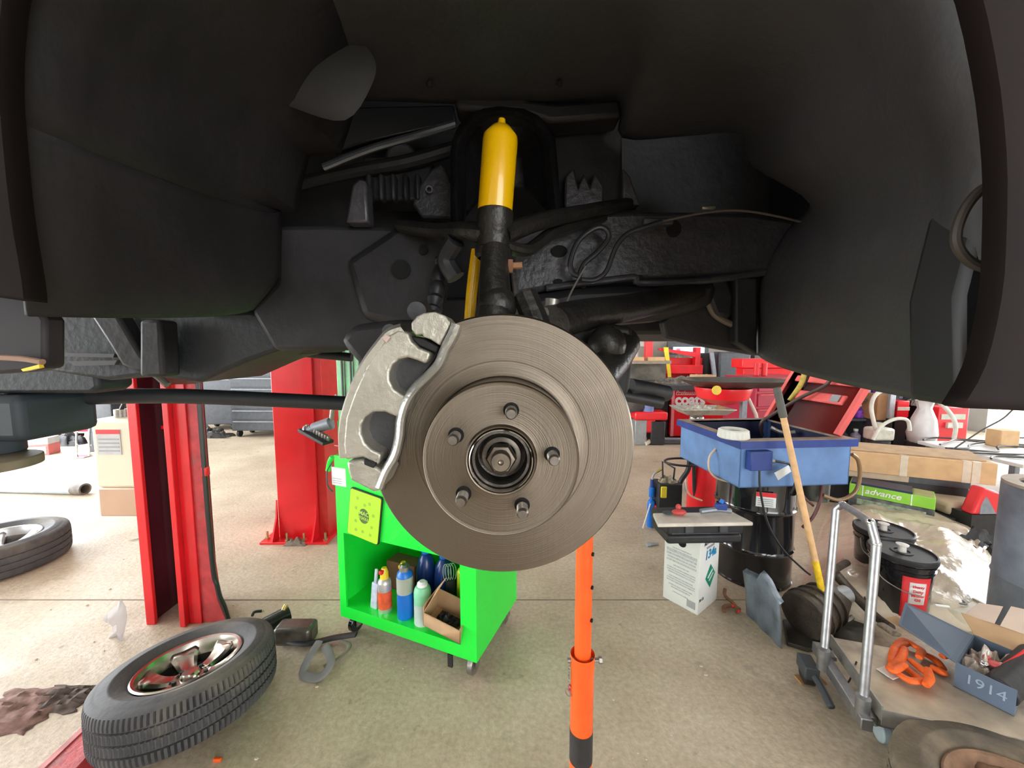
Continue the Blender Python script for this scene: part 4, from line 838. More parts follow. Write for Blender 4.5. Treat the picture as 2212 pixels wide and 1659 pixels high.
for k in range(26):
    u, v = random.choice(((random.uniform(500, 1230), random.uniform(1300, 1650)), (random.uniform(20, 300), random.uniform(1150, 1450)), (random.uniform(1290, 1700), random.uniform(1350, 1650)), (random.uniform(490, 700), random.uniform(1190, 1320))))
    q = G(u, v); o = MB().sphere((0, 0, 0), random.uniform(.003, .007), seg=8, sc=(1.4, 1, .7)).build('pebble', M('pale_grit', (.55, .48, .38), .8), None)
    o.location = (q.x, q.y, .003); WM[o.name] = T(q.x, q.y, 0); tag(o, 'tiny pale grit crumb scattered on the concrete floor', 'grit', 'grit crumbs on the floor')
q = G(290, 1166); t = thing('leaf', 'small green leaf lying on floor left of red lift column', 'leaf', (q.x + .03, q.y, .004), .5)
MB().slab([(-.06, 0, 0), (0, .01, .004), (.06, .002, .0), (0, -.008, .003)], (0, 0, .0015)).build('blade', M('dry_green', (.14, .2, .07), .7), t)

# ---- far left background
q = G(70, 1052); t = thing('exhaust_pipe', 'long pale grey pipe lying on bright floor at left', 'pipe', (q.x, q.y, 0))
A, B = G(-250, 1046, .06), G(162, 1056, .06)
MB().cyl(A, B, .058, seg=28).build('tube', M('pale_grey_pipe', (.40, .46, .50), .5, .1), t, world=True); MB().ring(B, B + (B - A).normalized() * .12, .062, .045).build('end_collar', M('dusty_collar', (.16, .13, .11), .6, 0, .4, 20), t, world=True)
def chest(name, lab, c, w, d, h, body, fr, nd, rz=0, z=.12, front=None):
    t = thing(name, lab, 'tool chest', (c[0], c[1], 0), rz)
    MB().span((-w / 2, 0, z), (w / 2, d, z + h)).build('body', body, t, bevel=.008)
    hh = h / nd
    for i in range(nd):
        dr_ = MB().span((-w / 2 + .03, -.012, z + .015 + i * hh), (w / 2 - .03, 0, z + hh * (i + 1) - .012)).build('drawer', front or body, t, bevel=.004)
        MB().span((-w / 2 + .04, -.03, z + hh * (i + 1) - .035), (w / 2 - .04, -.010, z + hh * (i + 1) - .018)).build('handle', fr, dr_, bevel=.003)
    for sx in (-1, 1):
        for sy in (.08, d - .08): MB().cyl((sx * (w / 2 - .08) - .02, sy, .06), (sx * (w / 2 - .08) + .02, sy, .06), .06, seg=20).build('caster', sblk, t)
    return t
pinkred = M('pinkish_red_enamel', (0.70, 0.03, 0.08), .35, 0, .05)  # red enamel with a pinkish cast for the far left chest
q = G(190, 948); chest('tool_chest', 'red tool chest with silver drawer pulls far left behind the tank', (q.x, q.y), .62, .45, .80, pinkred, lgrey, 5)
q = G(545, 945); chest('tool_chest', 'tall black tool chest with grey drawer pulls left of bright red column', (q.x + .22, q.y), 1.15, .5, 1.55, dgrey, mgrey, 8)
q = G(455, 935); chest('tool_chest', 'plain dark tool cabinet standing left of the tall black chest', (q.x - .05, q.y + .2), .75, .5, 1.35, dgrey, mgrey, 3)
q = G(66, 985); t = thing('parts_box', 'small red and white parts box on floor at far left', 'box', (q.x, q.y, 0), .25); MB().span((-.22, 0, 0), (.22, .2, .16)).build('carton', M('red_white_box', (.62, .15, .14), .6, 0, .1), t, bevel=.006); MB().span((-.18, -.004, .03), (.19, .0, .13)).build('label', white, t); MB().span((-.22, 0, .16), (.22, .2, .26)).build('lid', M('pale_grey_lid', (.5, .5, .5), .6), t, bevel=.006)
q = G(135, 958); t = thing('junk_pile', 'heap of dark car parts on floor before the red tool chest', 'car parts', (q.x, q.y, 0)); crumple(MB(), (0, -.05, 0), .42, .16, .28, 12, 26, 4).build('heap', sblk, t); 
q = G(375, 940); t = thing('junk_pile', 'low heap of dark clutter at the foot of dark cabinets', 'car parts', (q.x + .6, q.y, 0)); crumple(MB(), (0, -.12, 0), .55, .14, .22, 22, 30, 6).build('heap', M('brown_black_junk', (.03, .025, .022), .4, .2, .6, 8), t)
q = G(110, 900, .7); t = thing('bench_vise', 'pale grey machine block on stand at far left', 'machine', (-5.6, 5.9, 0)); MB().box((0, 0, .38), (.30, .25, .76)).build('pedestal', dgrey, t, bevel=.01); MB().box((0, 0, .86), (.36, .22, .2)).box((-.22, 0, .84), (.2, .07, .07)).build('jaw', M('pale_grey_cast', (.30, .36, .38), .5), t, bevel=.02)
# chrome walker-like creeper frame in front of the red chest
q = G(185, 985); t = thing('hand_truck', 'shiny silver hand truck frame standing left of the cream tank', 'hand truck', (q.x, q.y, 0), .1)
for x in (-.12, .05): MB().tube([(x, 0, 0.01), (x + .02, .02, .4), (x + .05, .08, .85)], .014).build('upright', chrome, t)
for z in (.15, .35, .55): MB().cyl((-.11, .03, z), (.07, .03, z), .011).build('crossbar', chrome, t)
MB().tube([(.05, .08, .85), (.14, .05, .72), (-.02, -.02, .42)], .012).build('handle', M('brassy_tube', (.5, .42, .3), .3, .8), t)
MB().box((-.03, -.06, .012), (.24, .14, .01)).build('toe_plate', chrome, t)
q = P(232, 822, 6.0); t = thing('white_bucket', 'white bucket with tan front up on a shelf beneath the vehicle nose', 'bucket', (q.x, 6.0, 0)); MB().lathe([(1e-5, 1.0), (.11, 1.0), (.13, q.z + .02), (.12, q.z + .02)], None, 24).build('pail', white, t); MB().box((0, 0, .5), (.4, .35, 1.0)).build('shelf_stand', dgrey, t, bevel=.01)
# ------------------------------------------------------------------ right side
# ---- parts washer
ca = math.radians(5); wo = Vector((1.36, 2.24, 0)); WX = Vector((math.cos(ca), math.sin(ca), 0)); WY = Vector((-math.sin(ca), math.cos(ca), 0))
WMx = Matrix((WX, WY, (0, 0, 1))).transposed().to_4x4(); WMx.translation = wo
dc = WMx.inverted() @ Vector((1.70, 2.62, 0))
drum = thing('oil_drum', 'glossy black steel drum under the blue parts washer tub', 'drum', (1.70, 2.62, 0))
MB().lathe([(1e-5, 0.004), (.235, .004), (.243, 0), (.246, .012), (.240, .02), (.240, .22), (.244, .232), (.249, .240), (.244, .248), (.240, .26), (.240, .50), (.244, .512), (.249, .520), (.244, .528), (.240, .54), (.240, .72)], None, 64).build('shell', gblk, drum)
MB().lathe([(.240, .712), (.247, .716), (.250, .730), (.247, .744), (.240, .748), (.238, .742), (1e-5, .742)], None, 64).build('lid_ring', gblk, drum)
lbf = frame((1.70 - .075, 2.62 - .228, .62), (math.cos(-.32), math.sin(-.32), 0), (0, 0, 1))
lb = MB().span((-.055, -.045, .012), (.055, .05, .016)).build('drum_label', paper, drum); lb.data.transform(WM[drum.name].inverted() @ lbf)
l2 = MB().span((-.055, .022, .0155), (.055, .05, .0175)).build('label_header', redl, lb); l2.data.transform(WM[drum.name].inverted() @ lbf)
text('SOLVENT', lbf @ Matrix.Translation((0, .036, .0178)), .020, paper, lb, 'label_lettering') if False else None
for i in range(4): l3 = MB().span((-.045, -.035 + i * .013, .0155), (.04, -.030 + i * .013, .0168)).build('text_line', inkg, lb); l3.data.transform(WM[drum.name].inverted() @ lbf)

pw = thing('parts_washer', 'blue steel parts washer tub with raised red lid standing on black drum', 'parts washer', mat=WMx)
W_, D_, zb, zt = .71, .68, .752, 1.03; t_ = .006
MB().span((0, 0, zb), (W_, t_, zt)).span((0, D_ - t_, zb), (W_, D_, zt)).span((0, 0, zb), (t_, D_, zt)).span((W_ - t_, 0, zb), (W_, D_, zt)).span((0, 0, zb), (W_, D_, zb + t_)).build('tub', blue, pw, smooth=False)
rimm = M('worn_dirty_rim', (.30, .22, .17), .5, .2, .3, 18, second=(.05, .07, .2), thr=.56)
MB().span((-.02, -.02, zt), (W_ + .02, .045, zt + .012)).span((-.02, D_ - .045, zt), (W_ + .02, D_ + .02, zt + .012)).span((-.02, .045, zt), (.045, D_ - .045, zt + .012)).span((W_ - .045, .045, zt), (W_ + .02, D_ - .045, zt + .012)).build('rim', rimm, pw, bevel=.002)
MB().span((-.022, -.024, zt - .035), (W_ + .022, -.02, zt + .010)).span((-.024, -.022, zt - .035), (-.02, D_ + .022, zt + .010)).span((W_ + .02, -.022, zt - .035), (W_ + .024, D_ + .022, zt + .010)).build('rim_edge', blued, pw)
MB().span((t_, t_, zb + .05), (W_ - t_, D_ - t_, zb + .06)).build('basin_shelf', blued, pw)
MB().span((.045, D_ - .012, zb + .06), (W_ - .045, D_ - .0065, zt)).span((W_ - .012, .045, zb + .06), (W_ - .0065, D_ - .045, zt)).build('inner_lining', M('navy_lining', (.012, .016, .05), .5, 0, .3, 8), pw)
sw = MB().span((.03, -.05, .87), (.165, -.001, .985)).build('switch_box', blued, pw, bevel=.004)
MB().cyl((.165, -.025, .92), (.19, -.025, .92), .014, seg=12).build('cable_gland', steel, sw)
MB().tube([(.185, -.03, .92), (.26, -.05, .91), (.31, -.05, .86), (.32, -.045, .79), (.31, -.03, .72)], .007).build('power_cable', ho, pw)
MB().tube([(.10, -.03, .87), (.105, -.04, .75), (.16, -.045, .55), (.27, -.04, .38), (.42, -.03, .24), (.50, .0, .18)], .006).build('power_cable', ho, pw)
tg = MB().slab([(.17, -.06, .86), (.255, -.062, .905), (.275, -.06, .865), (.195, -.062, .815)], (0, -.001, 0)).build('paper_tag', paper, pw)
MB().tube([(W_ + .01, .0, .94), (W_ + .055, .0, .90), (W_ + .075, .0, .80), (W_ + .05, .0, .70), (W_ - .05, .0, .655), (W_ - .14, .02, .68)], .011).build('drain_hose', M('amber_hose', (.22, .12, .045), .3, 0, .2), pw)
MB().cyl((W_ - .10, .12, .62), (W_ - .10, .12, .745), .075, seg=28).build('pump_housing', M('olive_grey_pump', (.07, .075, .06), .4, .1), pw)
MB().tube([(W_ - .12, .05, .76), (W_ - .16, .02, .64), (W_ - .20, .02, .54), (W_ - .28, .0, .49)], .009).build('return_hose', M('oxblood_hose', (.10, .03, .03), .4), pw)
MB().tube([(W_ - .25, .1, .76), (W_ - .22, .08, .66), (W_ - .17, .05, .60)], .008).build('return_hose', MATS['oxblood_hose'], pw)
MB().tube([(.0, D_ * .35, .93), (-.05, D_ * .33, .88), (-.06, D_ * .3, .80), (.0, .2, .74), (.12, .16, .72)], .007).build('air_hose', M('cream_hose', (.65, .5, .38), .4), pw)
# lid hinged on the right edge
hz = zt + .012; Lx = W_ + .0; lean = math.radians(60)
LM = WMx @ Matrix.Translation((W_ - .03, 0.04, hz)) @ Matrix.Rotation(-lean, 4, 'Y')
# local x runs up the lid, y along the hinge, z faces the viewer's left
li = pw
def lidp(mb, name, mat, **k):
    o = mb.build(name, mat, pw, **k); o.data.transform(WM[pw.name].inverted() @ LM); return o
lid = lidp(MB().span((0, 0, -.004), (.60, .62, .0)).span((0, 0, 0), (.60, .03, .03)).span((0, .59, 0), (.60, .62, .03)).span((.57, .03, 0), (.60, .59, .03)), 'lid', M('dull_red_lid', (.80, .12, .11), .42, 0, .12, 6, second=(.6, .28, .24), thr=.62), bevel=.004)
def lids(mb, name, mat, **k):
    o = mb.build(name, mat, lid, **k); o.data.transform(WM[pw.name].inverted() @ LM); return o
lids(MB().span((.20, .09, .0), (.27, .50, .024)), 'handle_pull', MATS['dull_red_lid'], bevel=.012)
lids(MB().span((.34, .05, .0), (.39, .56, .016)), 'stiffener_rib', MATS['dull_red_lid'], bevel=.010)
lids(MB().span((.40, .06, .0), (.41, .54, .010)), 'rib_edge', M('grey_edge', (.35, .3, .28), .5))
lids(MB().span((.21, .12, .028), (.26, .18, .032)), 'grey_sticker', M('grey_sticker', (.3, .3, .32), .5))
lids(MB().span((.45, .06, .0), (.54, .26, .003)), 'paper_notice', M('lid_notice', (.50, .50, .50), .6))
for i in range(5): lids(MB().span((.462 + i * .014, .08, .003), (.466 + i * .014, .24, .0042)), 'text_line', inkg)
def W3(x, y, z): return WMx @ Vector((x, y, z))
hg = thing('hanging_hose', 'brown hose and yellow rag strip hanging over the red washer lid', 'hose', mat=WMx @ Matrix.Translation((.50, .56, 1.05)))
MB().tube([(.31, -.30, .42), (.30, -.28, .30), (.20, -.16, .18), (.12, -.05, .06), (.06, 0, -.02), (.09, .02, -.12)], .012).build('hose', M('dark_brown_hose', (.06, .035, .03), .4), hg)
MB().tube([(.26, -.14, .44), (.25, -.13, .30), (.19, -.10, .16)], .022, 8, flat=.4).build('yellow_strip', M('dirty_yellow_cloth', (.60, .48, .10), .7, 0, .3, 30), hg)
MB().tube([(.30, -.16, .46), (.29, -.14, .36), (.27, -.12, .26)], .010).build('black_cord', sblk, hg)
MB().tube([(.04, -.12, -.03), (.10, -.16, -.06), (.16, -.20, -.05)], .014).build('nozzle', steel, hg)
# pleated filter on the rim corner
ft_ = thing('pleated_filter', 'white pleated filter ring resting on near corner of blue tub rim', 'filter', mat=WMx @ Matrix.Translation((-.0, .075, zt + .012)))
MB().lathe([(.050, 0), (.082, 0), (.085, .006), (.080, .048), (.074, .054), (.052, .052), (.050, .03), (.050, 0)], None, 96, fn=lambda i, j, r, z: (r + (.004 if (j % 4 < 2 and i in (2, 3)) else 0), z)).build('pleats', M('offwhite_filter', (.72, .72, .66), .6, 0, .06), ft_)

# ---- broom handle
bt, bb_ = P(1679, 842, 2.17), G(1797, 1374)
bp_ = bb_.copy(); brm = thing('wooden_handle', 'long pale wooden handle with grey grip leaning on the blue tub', 'handle', (bb_.x, bb_.y, 0))
d_ = (bt - bb_).normalized(); Lh = (bt - bb_).length
MB().cyl(bb_ + d_ * .07, bt, .0165, .0165, 18).cyl(bb_ + d_ * .002, bb_ + d_ * .075, .004, .0165, 18).build('shaft', wood, brm, world=True)
MB().cyl(bt - d_ * .16, bt + d_ * .012, .021, .019, 18).build('grip', M('grey_green_grip', (.09, .09, .08), .6), brm, world=True, bevel=.004)
MB().cyl(bb_ + d_ * .19, bb_ + d_ * .42, .0172, .0172, 18).build('yellow_sticker', M('yellow_sticker', (.80, .52, .02), .4, 0, .25, 40), brm, world=True)

# ---- white carton with the tool case and board on top
fr_ = Vector((1.105, 2.157, 0)); a1 = math.radians(40)
BX = Vector((math.cos(math.radians(38)), math.sin(math.radians(38)), 0)); BY = Vector((-math.sin(math.radians(38)), math.cos(math.radians(38)), 0))
BM = Matrix((BX, BY, (0, 0, 1))).transposed().to_4x4(); BM.translation = fr_
rb = thing('refrigerant_carton', 'white refrigerant carton with green diamond printed on its side', 'carton', mat=BM)
bw, bd, bh = .245, .225, .455
MB().span((0, 0, 0), (bw, bd, bh)).build('carton', wcard, rb, bevel=.003)
cyanp = M('cyan_print', (.01, .24, .48), .5); greenp = M('green_print', (.0, .25, .15), .5)
fx = BM @ Matrix.Rotation(PI / 2, 4, 'X')   # right-facing face: local x -> BX, y -> Z, z -> -BY
def onr(x, z, e=.001): return BM @ Matrix.Translation((x, -e, z)) @ Matrix.Rotation(PI / 2, 4, 'X')
def onl(y, z, e=.001): return BM @ Matrix.Translation((-e, y, z)) @ Matrix.Rotation(-PI / 2, 4, 'Z') @ Matrix.Rotation(PI / 2, 4, 'X')
text('AUTOMOTIVE', onr(bw * .52, .425), .030, ink, rb, bold=.0008, xs=.85); text('REFRIGERANT', onr(bw * .52, .392), .020, inkg, rb, xs=.8)
text('134a', onr(bw * .53, .345), .075, cyanp, rb, bold=.002, shear=.2)
def flatpoly(pts, mat, m, parent, name, d=.0008):
    o = MB().prism(pts, d).build(name, mat, parent, smooth=False); o.data.transform(WM[parent.name].inverted() @ m); return o
flatpoly([(0, -.075), (.062, 0), (0, .075), (-.062, 0)], greenp, onr(bw * .56, .20), rb, 'green_diamond')
flatpoly([(-.038, -.004), (.02, .034), (.03, .024), (-.028, -.014)], white, onr(bw * .56, .205, .002), rb, 'diamond_mark'); flatpoly([(-.02, -.028), (.034, .008), (.04, 0), (-.012, -.036)], white, onr(bw * .56, .205, .002), rb, 'diamond_mark')
text('30 LB', onr(.035, .085), .024, ink, rb)
MB().cyl((-.001, bd * .5, .405), (.002, bd * .5, .405), .026, seg=28).build('hand_hole', MATS['hole_black'], rb)
for k, (z, ww, hh) in enumerate([(.352, .12, .008), (.325, .19, .020), (.305, .19, .014), (.285, .18, .012), (.265, .19, .012), (.24, .10, .008), (.22, .18, .008), (.205, .18, .008), (.19, .17, .008), (.165, .15, .008), (.15, .18, .008), (.135, .18, .008), (.11, .15, .008), (.095, .12, .008), (.07, .1, .006)]):
    flatpoly([(-ww / 2, 0), (ww / 2, 0), (ww / 2, hh), (-ww / 2, hh)], M('light_grey_ink', (.5, .51, .52), .6, 0, .25, 90), onl(bd / 2, z), rb, 'printed_line', .0005)
for i in range(9): flatpoly([(0, 0), (.003, 0), (.003, .045), (0, .045)], inkg, onl(.02 + i * .006, .025), rb, 'bar_mark', .0005)
CMt = BM @ Matrix.Translation((.08, .09, bh)) @ Matrix.Rotation(math.radians(-36), 4, 'Z')
tcs = thing('tool_case', 'black plastic tool case with two latches lying on white carton', 'tool case', mat=CMt)
MB().span((-.22, -.14, 0), (.22, .10, .055)).build('base_shell', sblk, tcs, bevel=.015); MB().span((-.225, -.145, .055), (.225, .105, .125)).build('lid_shell', sblk, tcs, bevel=.015)
MB().span((-.20, -.149, .066), (.20, -.145, .072)).build('seam_ridge', dgrey, tcs)
for x in (-.10, .10): MB().span((x - .025, -.156, .075), (x + .025, -.144, .115)).build('latch', dgrey, tcs, bevel=.004)
bo = thing('foam_board', 'thin white board laid across the black tool case', 'board', mat=CMt @ Matrix.Translation((-.03, -.02, .126)))
MB().slab([(-.27, -.165, 0), (.28, -.165, 0), (.25, -.02, 0), (-.24, -.02, 0)], (0, 0, .022)).build('board', M('dirty_white_board', (.66, .60, .52), .7, 0, .12, 15), bo, bevel=.006)
cl1 = thing('red_clamp', 'small red plastic clamp lying on the left of white board', 'clamp', mat=CMt @ Matrix.Translation((-.13, -.08, .150)))
MB().sphere((0, 0, .018), .03, sc=(1.5, .8, .6)).sphere((.0, .01, .045), .018, sc=(.9, .8, 1)).build('body', M('faded_red_plastic', (.60, .07, .06), .45), cl1); MB().sphere((-.06, .01, .012), .02, sc=(1.8, 1, .5)).build('jaw', dgrey, cl1)
cl2 = thing('air_gun', 'blue and grey air gun lying on the right of white board', 'air gun', mat=CMt @ Matrix.Translation((.10, -.08, .150)))
MB().tube([(-.10, 0, .02), (0, 0, .03), (.08, 0, .02)], .016).build('barrel', mgrey, cl2); MB().box((.02, 0, .045), (.07, .03, .05)).build('grip', blued, cl2, bevel=.008); MB().cyl((.02, 0, .07), (.03, 0, .09), .012).build('knob', bluep, cl2)

# ---- torch, bin, red tank, tray stand behind
q = G(1410, 1142); tor = thing('gas_torch', 'blue gas torch with brass tip standing left of the white board', 'torch', (q.x, q.y + .05, 0))
MB().lathe([(1e-5, 0), (.035, 0), (.036, .01), (.036, .20), (.030, .235), (.014, .25), (.014, .27)], None, 24).build('cylinder', bluep, tor)
MB().cyl((0, 0, .27), (0, 0, .36), .026).build('regulator', bluep, tor, bevel=.006); MB().cyl((0, 0, .36), (0, 0, .43), .020, .016).build('grip', blued, tor)
MB().tube([(0, 0, .42), (.01, 0, .47), (.04, 0, .50)], .008).build('neck', lgrey, tor); MB().cyl((.035, 0, .497), (.075, 0, .525), .011, .014).build('tip', M('brass', (.6, .45, .15), .3, .9), tor)
MB().tube([(-.02, -.03, .22), (-.09, -.06, 0.01)], .006).build('leg_wire', white, tor); MB().box((.03, -.04, .18), (.03, .03, .06)).build('red_tag', redl, tor, bevel=.004)
q = G(1448, 1150); bn = thing('parts_bin', 'black bin with rods and a wire handle behind the white board', 'bin', (q.x, q.y + .1, 0))
zt_ = P(1448, 1040, q.y + .1).z
MB().span((-.10, -.08, 0), (.10, .08, zt_)).build('bin', sblk, bn, bevel=.006); crumple(MB(), (0, 0, zt_ - .02), .085, .07, .09, 5).build('contents', M('tan_debris', (.34, .28, .2), .7, 0, .4, 30), bn)
MB().tube([(-.04, 0, zt_), (-.05, 0, zt_ + .18), (.06, 0, zt_ + .12), (.05, 0, zt_)], .008, smooth=False).build('wire_handle', sblk, bn)
MB().box((-.07, -.10, zt_ - .06), (.05, .02, .10)).build('yellow_tag', yelp, bn, bevel=.008)
q = G(1522, 1115); rt = thing('air_tank', 'bright red cylindrical air tank behind the blue washer tub', 'tank', (q.x + .03, q.y + .12, 0))
zz = P(1522, 955, q.y + .12).z
MB().lathe([(1e-5, 0), (.13, 0), (.14, .02), (.14, zz - .08), (.12, zz - .03), (.07, zz), (1e-5, zz + .005)], None, 40).build('shell', red, rt)
MB().tube([(-.06, -.1, zz - .05), (-.20, -.1, zz - .20), (-.20, -.12, zz - .45), (-.08, -.16, zz - .52)], .008).build('hose', MATS['cream_hose'], rt)
q = G(1470, 1105); ts = thing('tray_stand', 'silver tray on black curved stand left of the blue tub', 'tray stand', (P(1482, 890, 3.45).x, 3.45, 0))
zr = P(1515, 888, 3.45).z; dx = P(1515, 888, 3.45).x - P(1482, 888, 3.45).x
MB().grid([[(dx + a * sx, b * sy, zr + h) for a, b in ((-1, -1), (1, -1), (1, 1), (-1, 1))] for sx, sy, h in ((.02, .01, .002), (.16, .10, .0), (.22, .14, .035), (.235, .15, .036), (.235, .15, .030), (.17, .11, -.02), (.02, .01, -.02))], closed=True).build('tray', M('brushed_tray', (.55, .54, .50), .35, .8, .2, 20), ts, bevel=.003)
crumple(MB(), (dx, 0, zr + .005), .14, .09, .05, 9, 16, 6).build('oddments', M('pale_oddments', (.5, .47, .38), .6, 0, .4, 40), ts)
MB().tube([(dx - .05, 0, zr - .02), (.03, 0, zr - .16), (.05, 0, zr - .5), (-.03, 0, .35), (-.14, 0, .02)], .022).build('leg', sblk, ts)
MB().tube([(dx + .0, 0, zr - .03), (.12, .05, zr - .15), (.14, .1, .5), (.2, .15, .02)], .018).build('leg', sblk, ts)
MB().tube([(math.cos(a) * .17, math.sin(a) * .12, .55) for a in [i * PI / 8 for i in range(17)]], .010).build('foot_ring', sblk, ts)
MB().sphere((dx - .05, -.02, zr - .06), .05, sc=(1.3, 1, .8)).build('clamp_head', chrome, ts)

# ---- oil drain with black funnel tray
Yo = 4.0; q = P(1560, 860, Yo); od = thing('oil_drain', 'red oil drain bowl with wide black funnel tray and grey post', 'oil drain', (q.x, Yo, 0))
zt_ = P(1590, 820, Yo).z; cxo = P(1590, 820, Yo).x - q.x
MB().grid([[(cxo + sx * a, sy * b, zt_ + h) for a, b in ((-1, -.3), (-.6, -1), (.5, -1), (1, -.4), (1, .4), (.5, 1), (-.6, 1), (-1, .3))] for sx, sy, h in ((.05, .05, -.06), (.40, .26, -.05), (.54, .36, .0), (.55, .37, .002), (.42, .27, -.065), (.05, .05, -.075))], closed=True).build('funnel_tray', M('worn_black_tray', (.05, .047, .042), .35, .2, .4, 20), od, bevel=.003)
MB().lathe([(1e-5, zt_ - .26), (.12, zt_ - .25), (.24, zt_ - .19), (.27, zt_ - .10), (.27, zt_ - .08), (1e-5, zt_ - .078)], None, 48).build('bowl', red, od)
MB().cyl((-.22, -.30, zt_ - .08), (-.22, -.29, zt_ - .08), .045, seg=24).build('yellow_cap', yelp, od)
MB().span((.20, -.03, .0), (.25, .02, zt_ - .09)).build('post', mgrey, od); MB().tube([(.22, 0, zt_ - .10), (.36, 0, zt_ - .36), (.42, 0, .7)], .018, smooth=False).build('pale_strut', M('pale_wood_strut', (.6, .5, .42), .5), od)
MB().span((-.25, -.25, 0.0), (.35, .25, .08)).build('base', mgrey, od, bevel=.01)

# ---- tyre changer cabinet
q0, q1 = G(1450, 948), G(1562, 952); Yc2 = q0.y
tch = thing('tyre_changer', 'red tyre changer cabinet with black top and white maker lettering', 'tyre changer', (q0.x, Yc2, 0))
wC = P(1600, 900, Yc2).x - q0.x; zC = P(1500, 842, Yc2).z
MB().span((0, 0, .05), (wC, .7, zC)).build('cabinet', red, tch, bevel=.008)
MB().span((-.02, -.01, .05), (.03, .01, zC)).build('front_edge', M('light_red_edge', (.8, .25, .28), .4), tch)
MB().slab([(-.32, -.15, zC), (wC + .3, -.15, zC), (wC + .4, .1, zC), (wC + .4, .9, zC), (-.45, .9, zC), (-.45, .05, zC)], (0, 0, .10)).build('top_tray', dgrey, tch, bevel=.01)
CT = frame((q0.x, Yc2, 0), (1, 0, 0), (0, 0, 1))
text('coats', CT @ Matrix.Translation((.30, P(1480, 864, Yc2).z, .012)), .26, white, tch, bold=.012, xs=.95)
text('Professional', CT @ Matrix.Translation((.26, P(1480, 848, Yc2).z, .012)), .09, white, tch, shear=.3)
MB().span((.05, -.011, P(1480, 852.5, Yc2).z - .004), (.5, -.010, P(1480, 852.5, Yc2).z + .004)).build('underline', white, tch)
MB().span((-.45, .1, .0), (-.02, .6, zC)).build('side_housing', sblk, tch, bevel=.02)
crumple(MB(), (.35, .3, zC + .09), .65, .3, .13, 15, 26, 6).build('loose_tools', M('dull_tools', (.15, .13, .11), .5, .3, .6, 25), tch)
MB().tube([(-.45, -.3, .06), (.2, -.28, .05), (.5, -.25, .05)], .035).build('foot_bar', M('grey_blue_bar', (.22, .25, .3), .4, .3), tch); MB().tube([(-.62, -.45, .02), (-.5, -.38, .06), (-.4, -.3, .06)], .04).build('pedal', M('cream_pedal', (.6, .55, .45), .5), tch)
MB().span((-.7, -.42, .0), (wC, -.35, .025)).build('base_frame', dgrey, tch)
bxx = thing('yellow_bottle_tray', 'tan divided box and yellow tray on top of red tyre changer', 'box', (P(1520, 812, Yc2).x, Yc2 + .05, zC + .10)); MB().span((-.18, -.1, .05), (.2, .1, .16)).build('box', card, bxx, bevel=.01); MB().span((-.06, -.12, .0), (.2, .1, .05)).build('tray', M('acid_yellow_tray', (.6, .6, .02), .5), bxx, bevel=.01)
for i in range(4): MB().span((-.16 + i * .09, -.102, .06), (-.155 + i * .09, .1, .165)).build('divider', cardp, bxx)
mo = thing('black_hood', 'large tilted black plastic hood above the red tyre changer', 'hood', (P(1585, 790, 7.75).x, 7.75, 0))
MB().span((-.3, 0, P(1, 820, 7.75).z), (.35, .3, P(1, 760, 7.75).z)).span((-.10, .1, 0), (.10, .3, 1.1)).build('hood', dgrey, mo, bevel=.04)
MB().slab([(-.42, -.02, 1.05), (-.34, -.02, 1.05), (-.42, -.02, 1.52), (-.50, -.02, 1.52)], (0, .05, 0)).build('slanted_post', mgrey, mo, bevel=.01)
rj = thing('floor_jack', 'low red jack with blue cap beside the tyre changer foot', 'jack', (P(1405, 950, 6.2).x, 6.3, 0))
MB().span((-.26, -.1, .42), (.28, .2, .56)).span((-.08, -.05, .2), (.1, .15, .45)).build('body', red, rj, bevel=.03); MB().cyl((-.02, 0, .56), (-.02, 0, .68), .09).build('cap', M('slate_blue_cap', (.16, .2, .42), .5), rj)
MB().span((-.24, -.06, 0), (-.05, .14, .42)).build('leg', M('silver_grey', (.3, .31, .31), .4, .4), rj, bevel=.01); MB().span((.02, -.06, 0), (.26, .14, .4)).build('leg', sblk, rj, bevel=.02)
sh_ = thing('tyre', 'black tyre lying on the stand left of the tyre changer', 'tyre', (P(1360, 850, 6.6).x, 6.6, 0)); MB().lathe([(.25, .55), (.34, .55), (.38, .62), (.38, .75), (.34, .80), (.25, .80), (.25, .55)], None, 40).build('carcass', rub, sh_); MB().cyl((0, 0, 0), (0, 0, .6), .12).build('stand', sblk, sh_)
# press / bench against the back wall
pr = thing('shop_press', 'tall red shop press frame with a yellow bar by the back wall', 'press', (P(1402, 800, 7.9).x, 7.9, 0))
MB().span((-.07, 0, 0), (.07, .15, 2.2)).build('column', red, pr, bevel=.01); MB().span((.95, 0, 0), (1.05, .15, 1.62)).build('column', red, pr, bevel=.01)
MB().span((-.2, -.02, 1.08), (1.1, .18, 1.26)).build('crossbeam', red, pr, bevel=.01); MB().slab([(.2, 0, 1.60), (.95, 0, 1.52), (.95, 0, 1.42), (.2, 0, 1.56)], (0, .1, 0)).build('top_brace', red, pr)
MB().slab([(.25, -.1, 1.62), (.34, -.1, 1.62), (.43, -.1, .98), (.36, -.1, .98)], (0, .03, 0)).build('yellow_bar', yelp, pr)
MB().cyl((-.0, -.05, .75), (-.0, -.05, 1.08), .08).build('ram', redd, pr)
bc = thing('workbench', 'brown workbench with tan boxes beside the red press', 'workbench', (P(1400, 775, 7.4).x, 7.40, 0)); MB().span((-.45, 0, 1.30), (.45, .3, 1.36)).build('shelf_board', M('bench_brown', (.28, .22, .16), .7), bc); MB().span((-.45, .25, 0), (.45, .3, 1.30)).build('back_panel', M('bench_olive', (.12, .105, .08), .7, 0, .4, 6), bc)
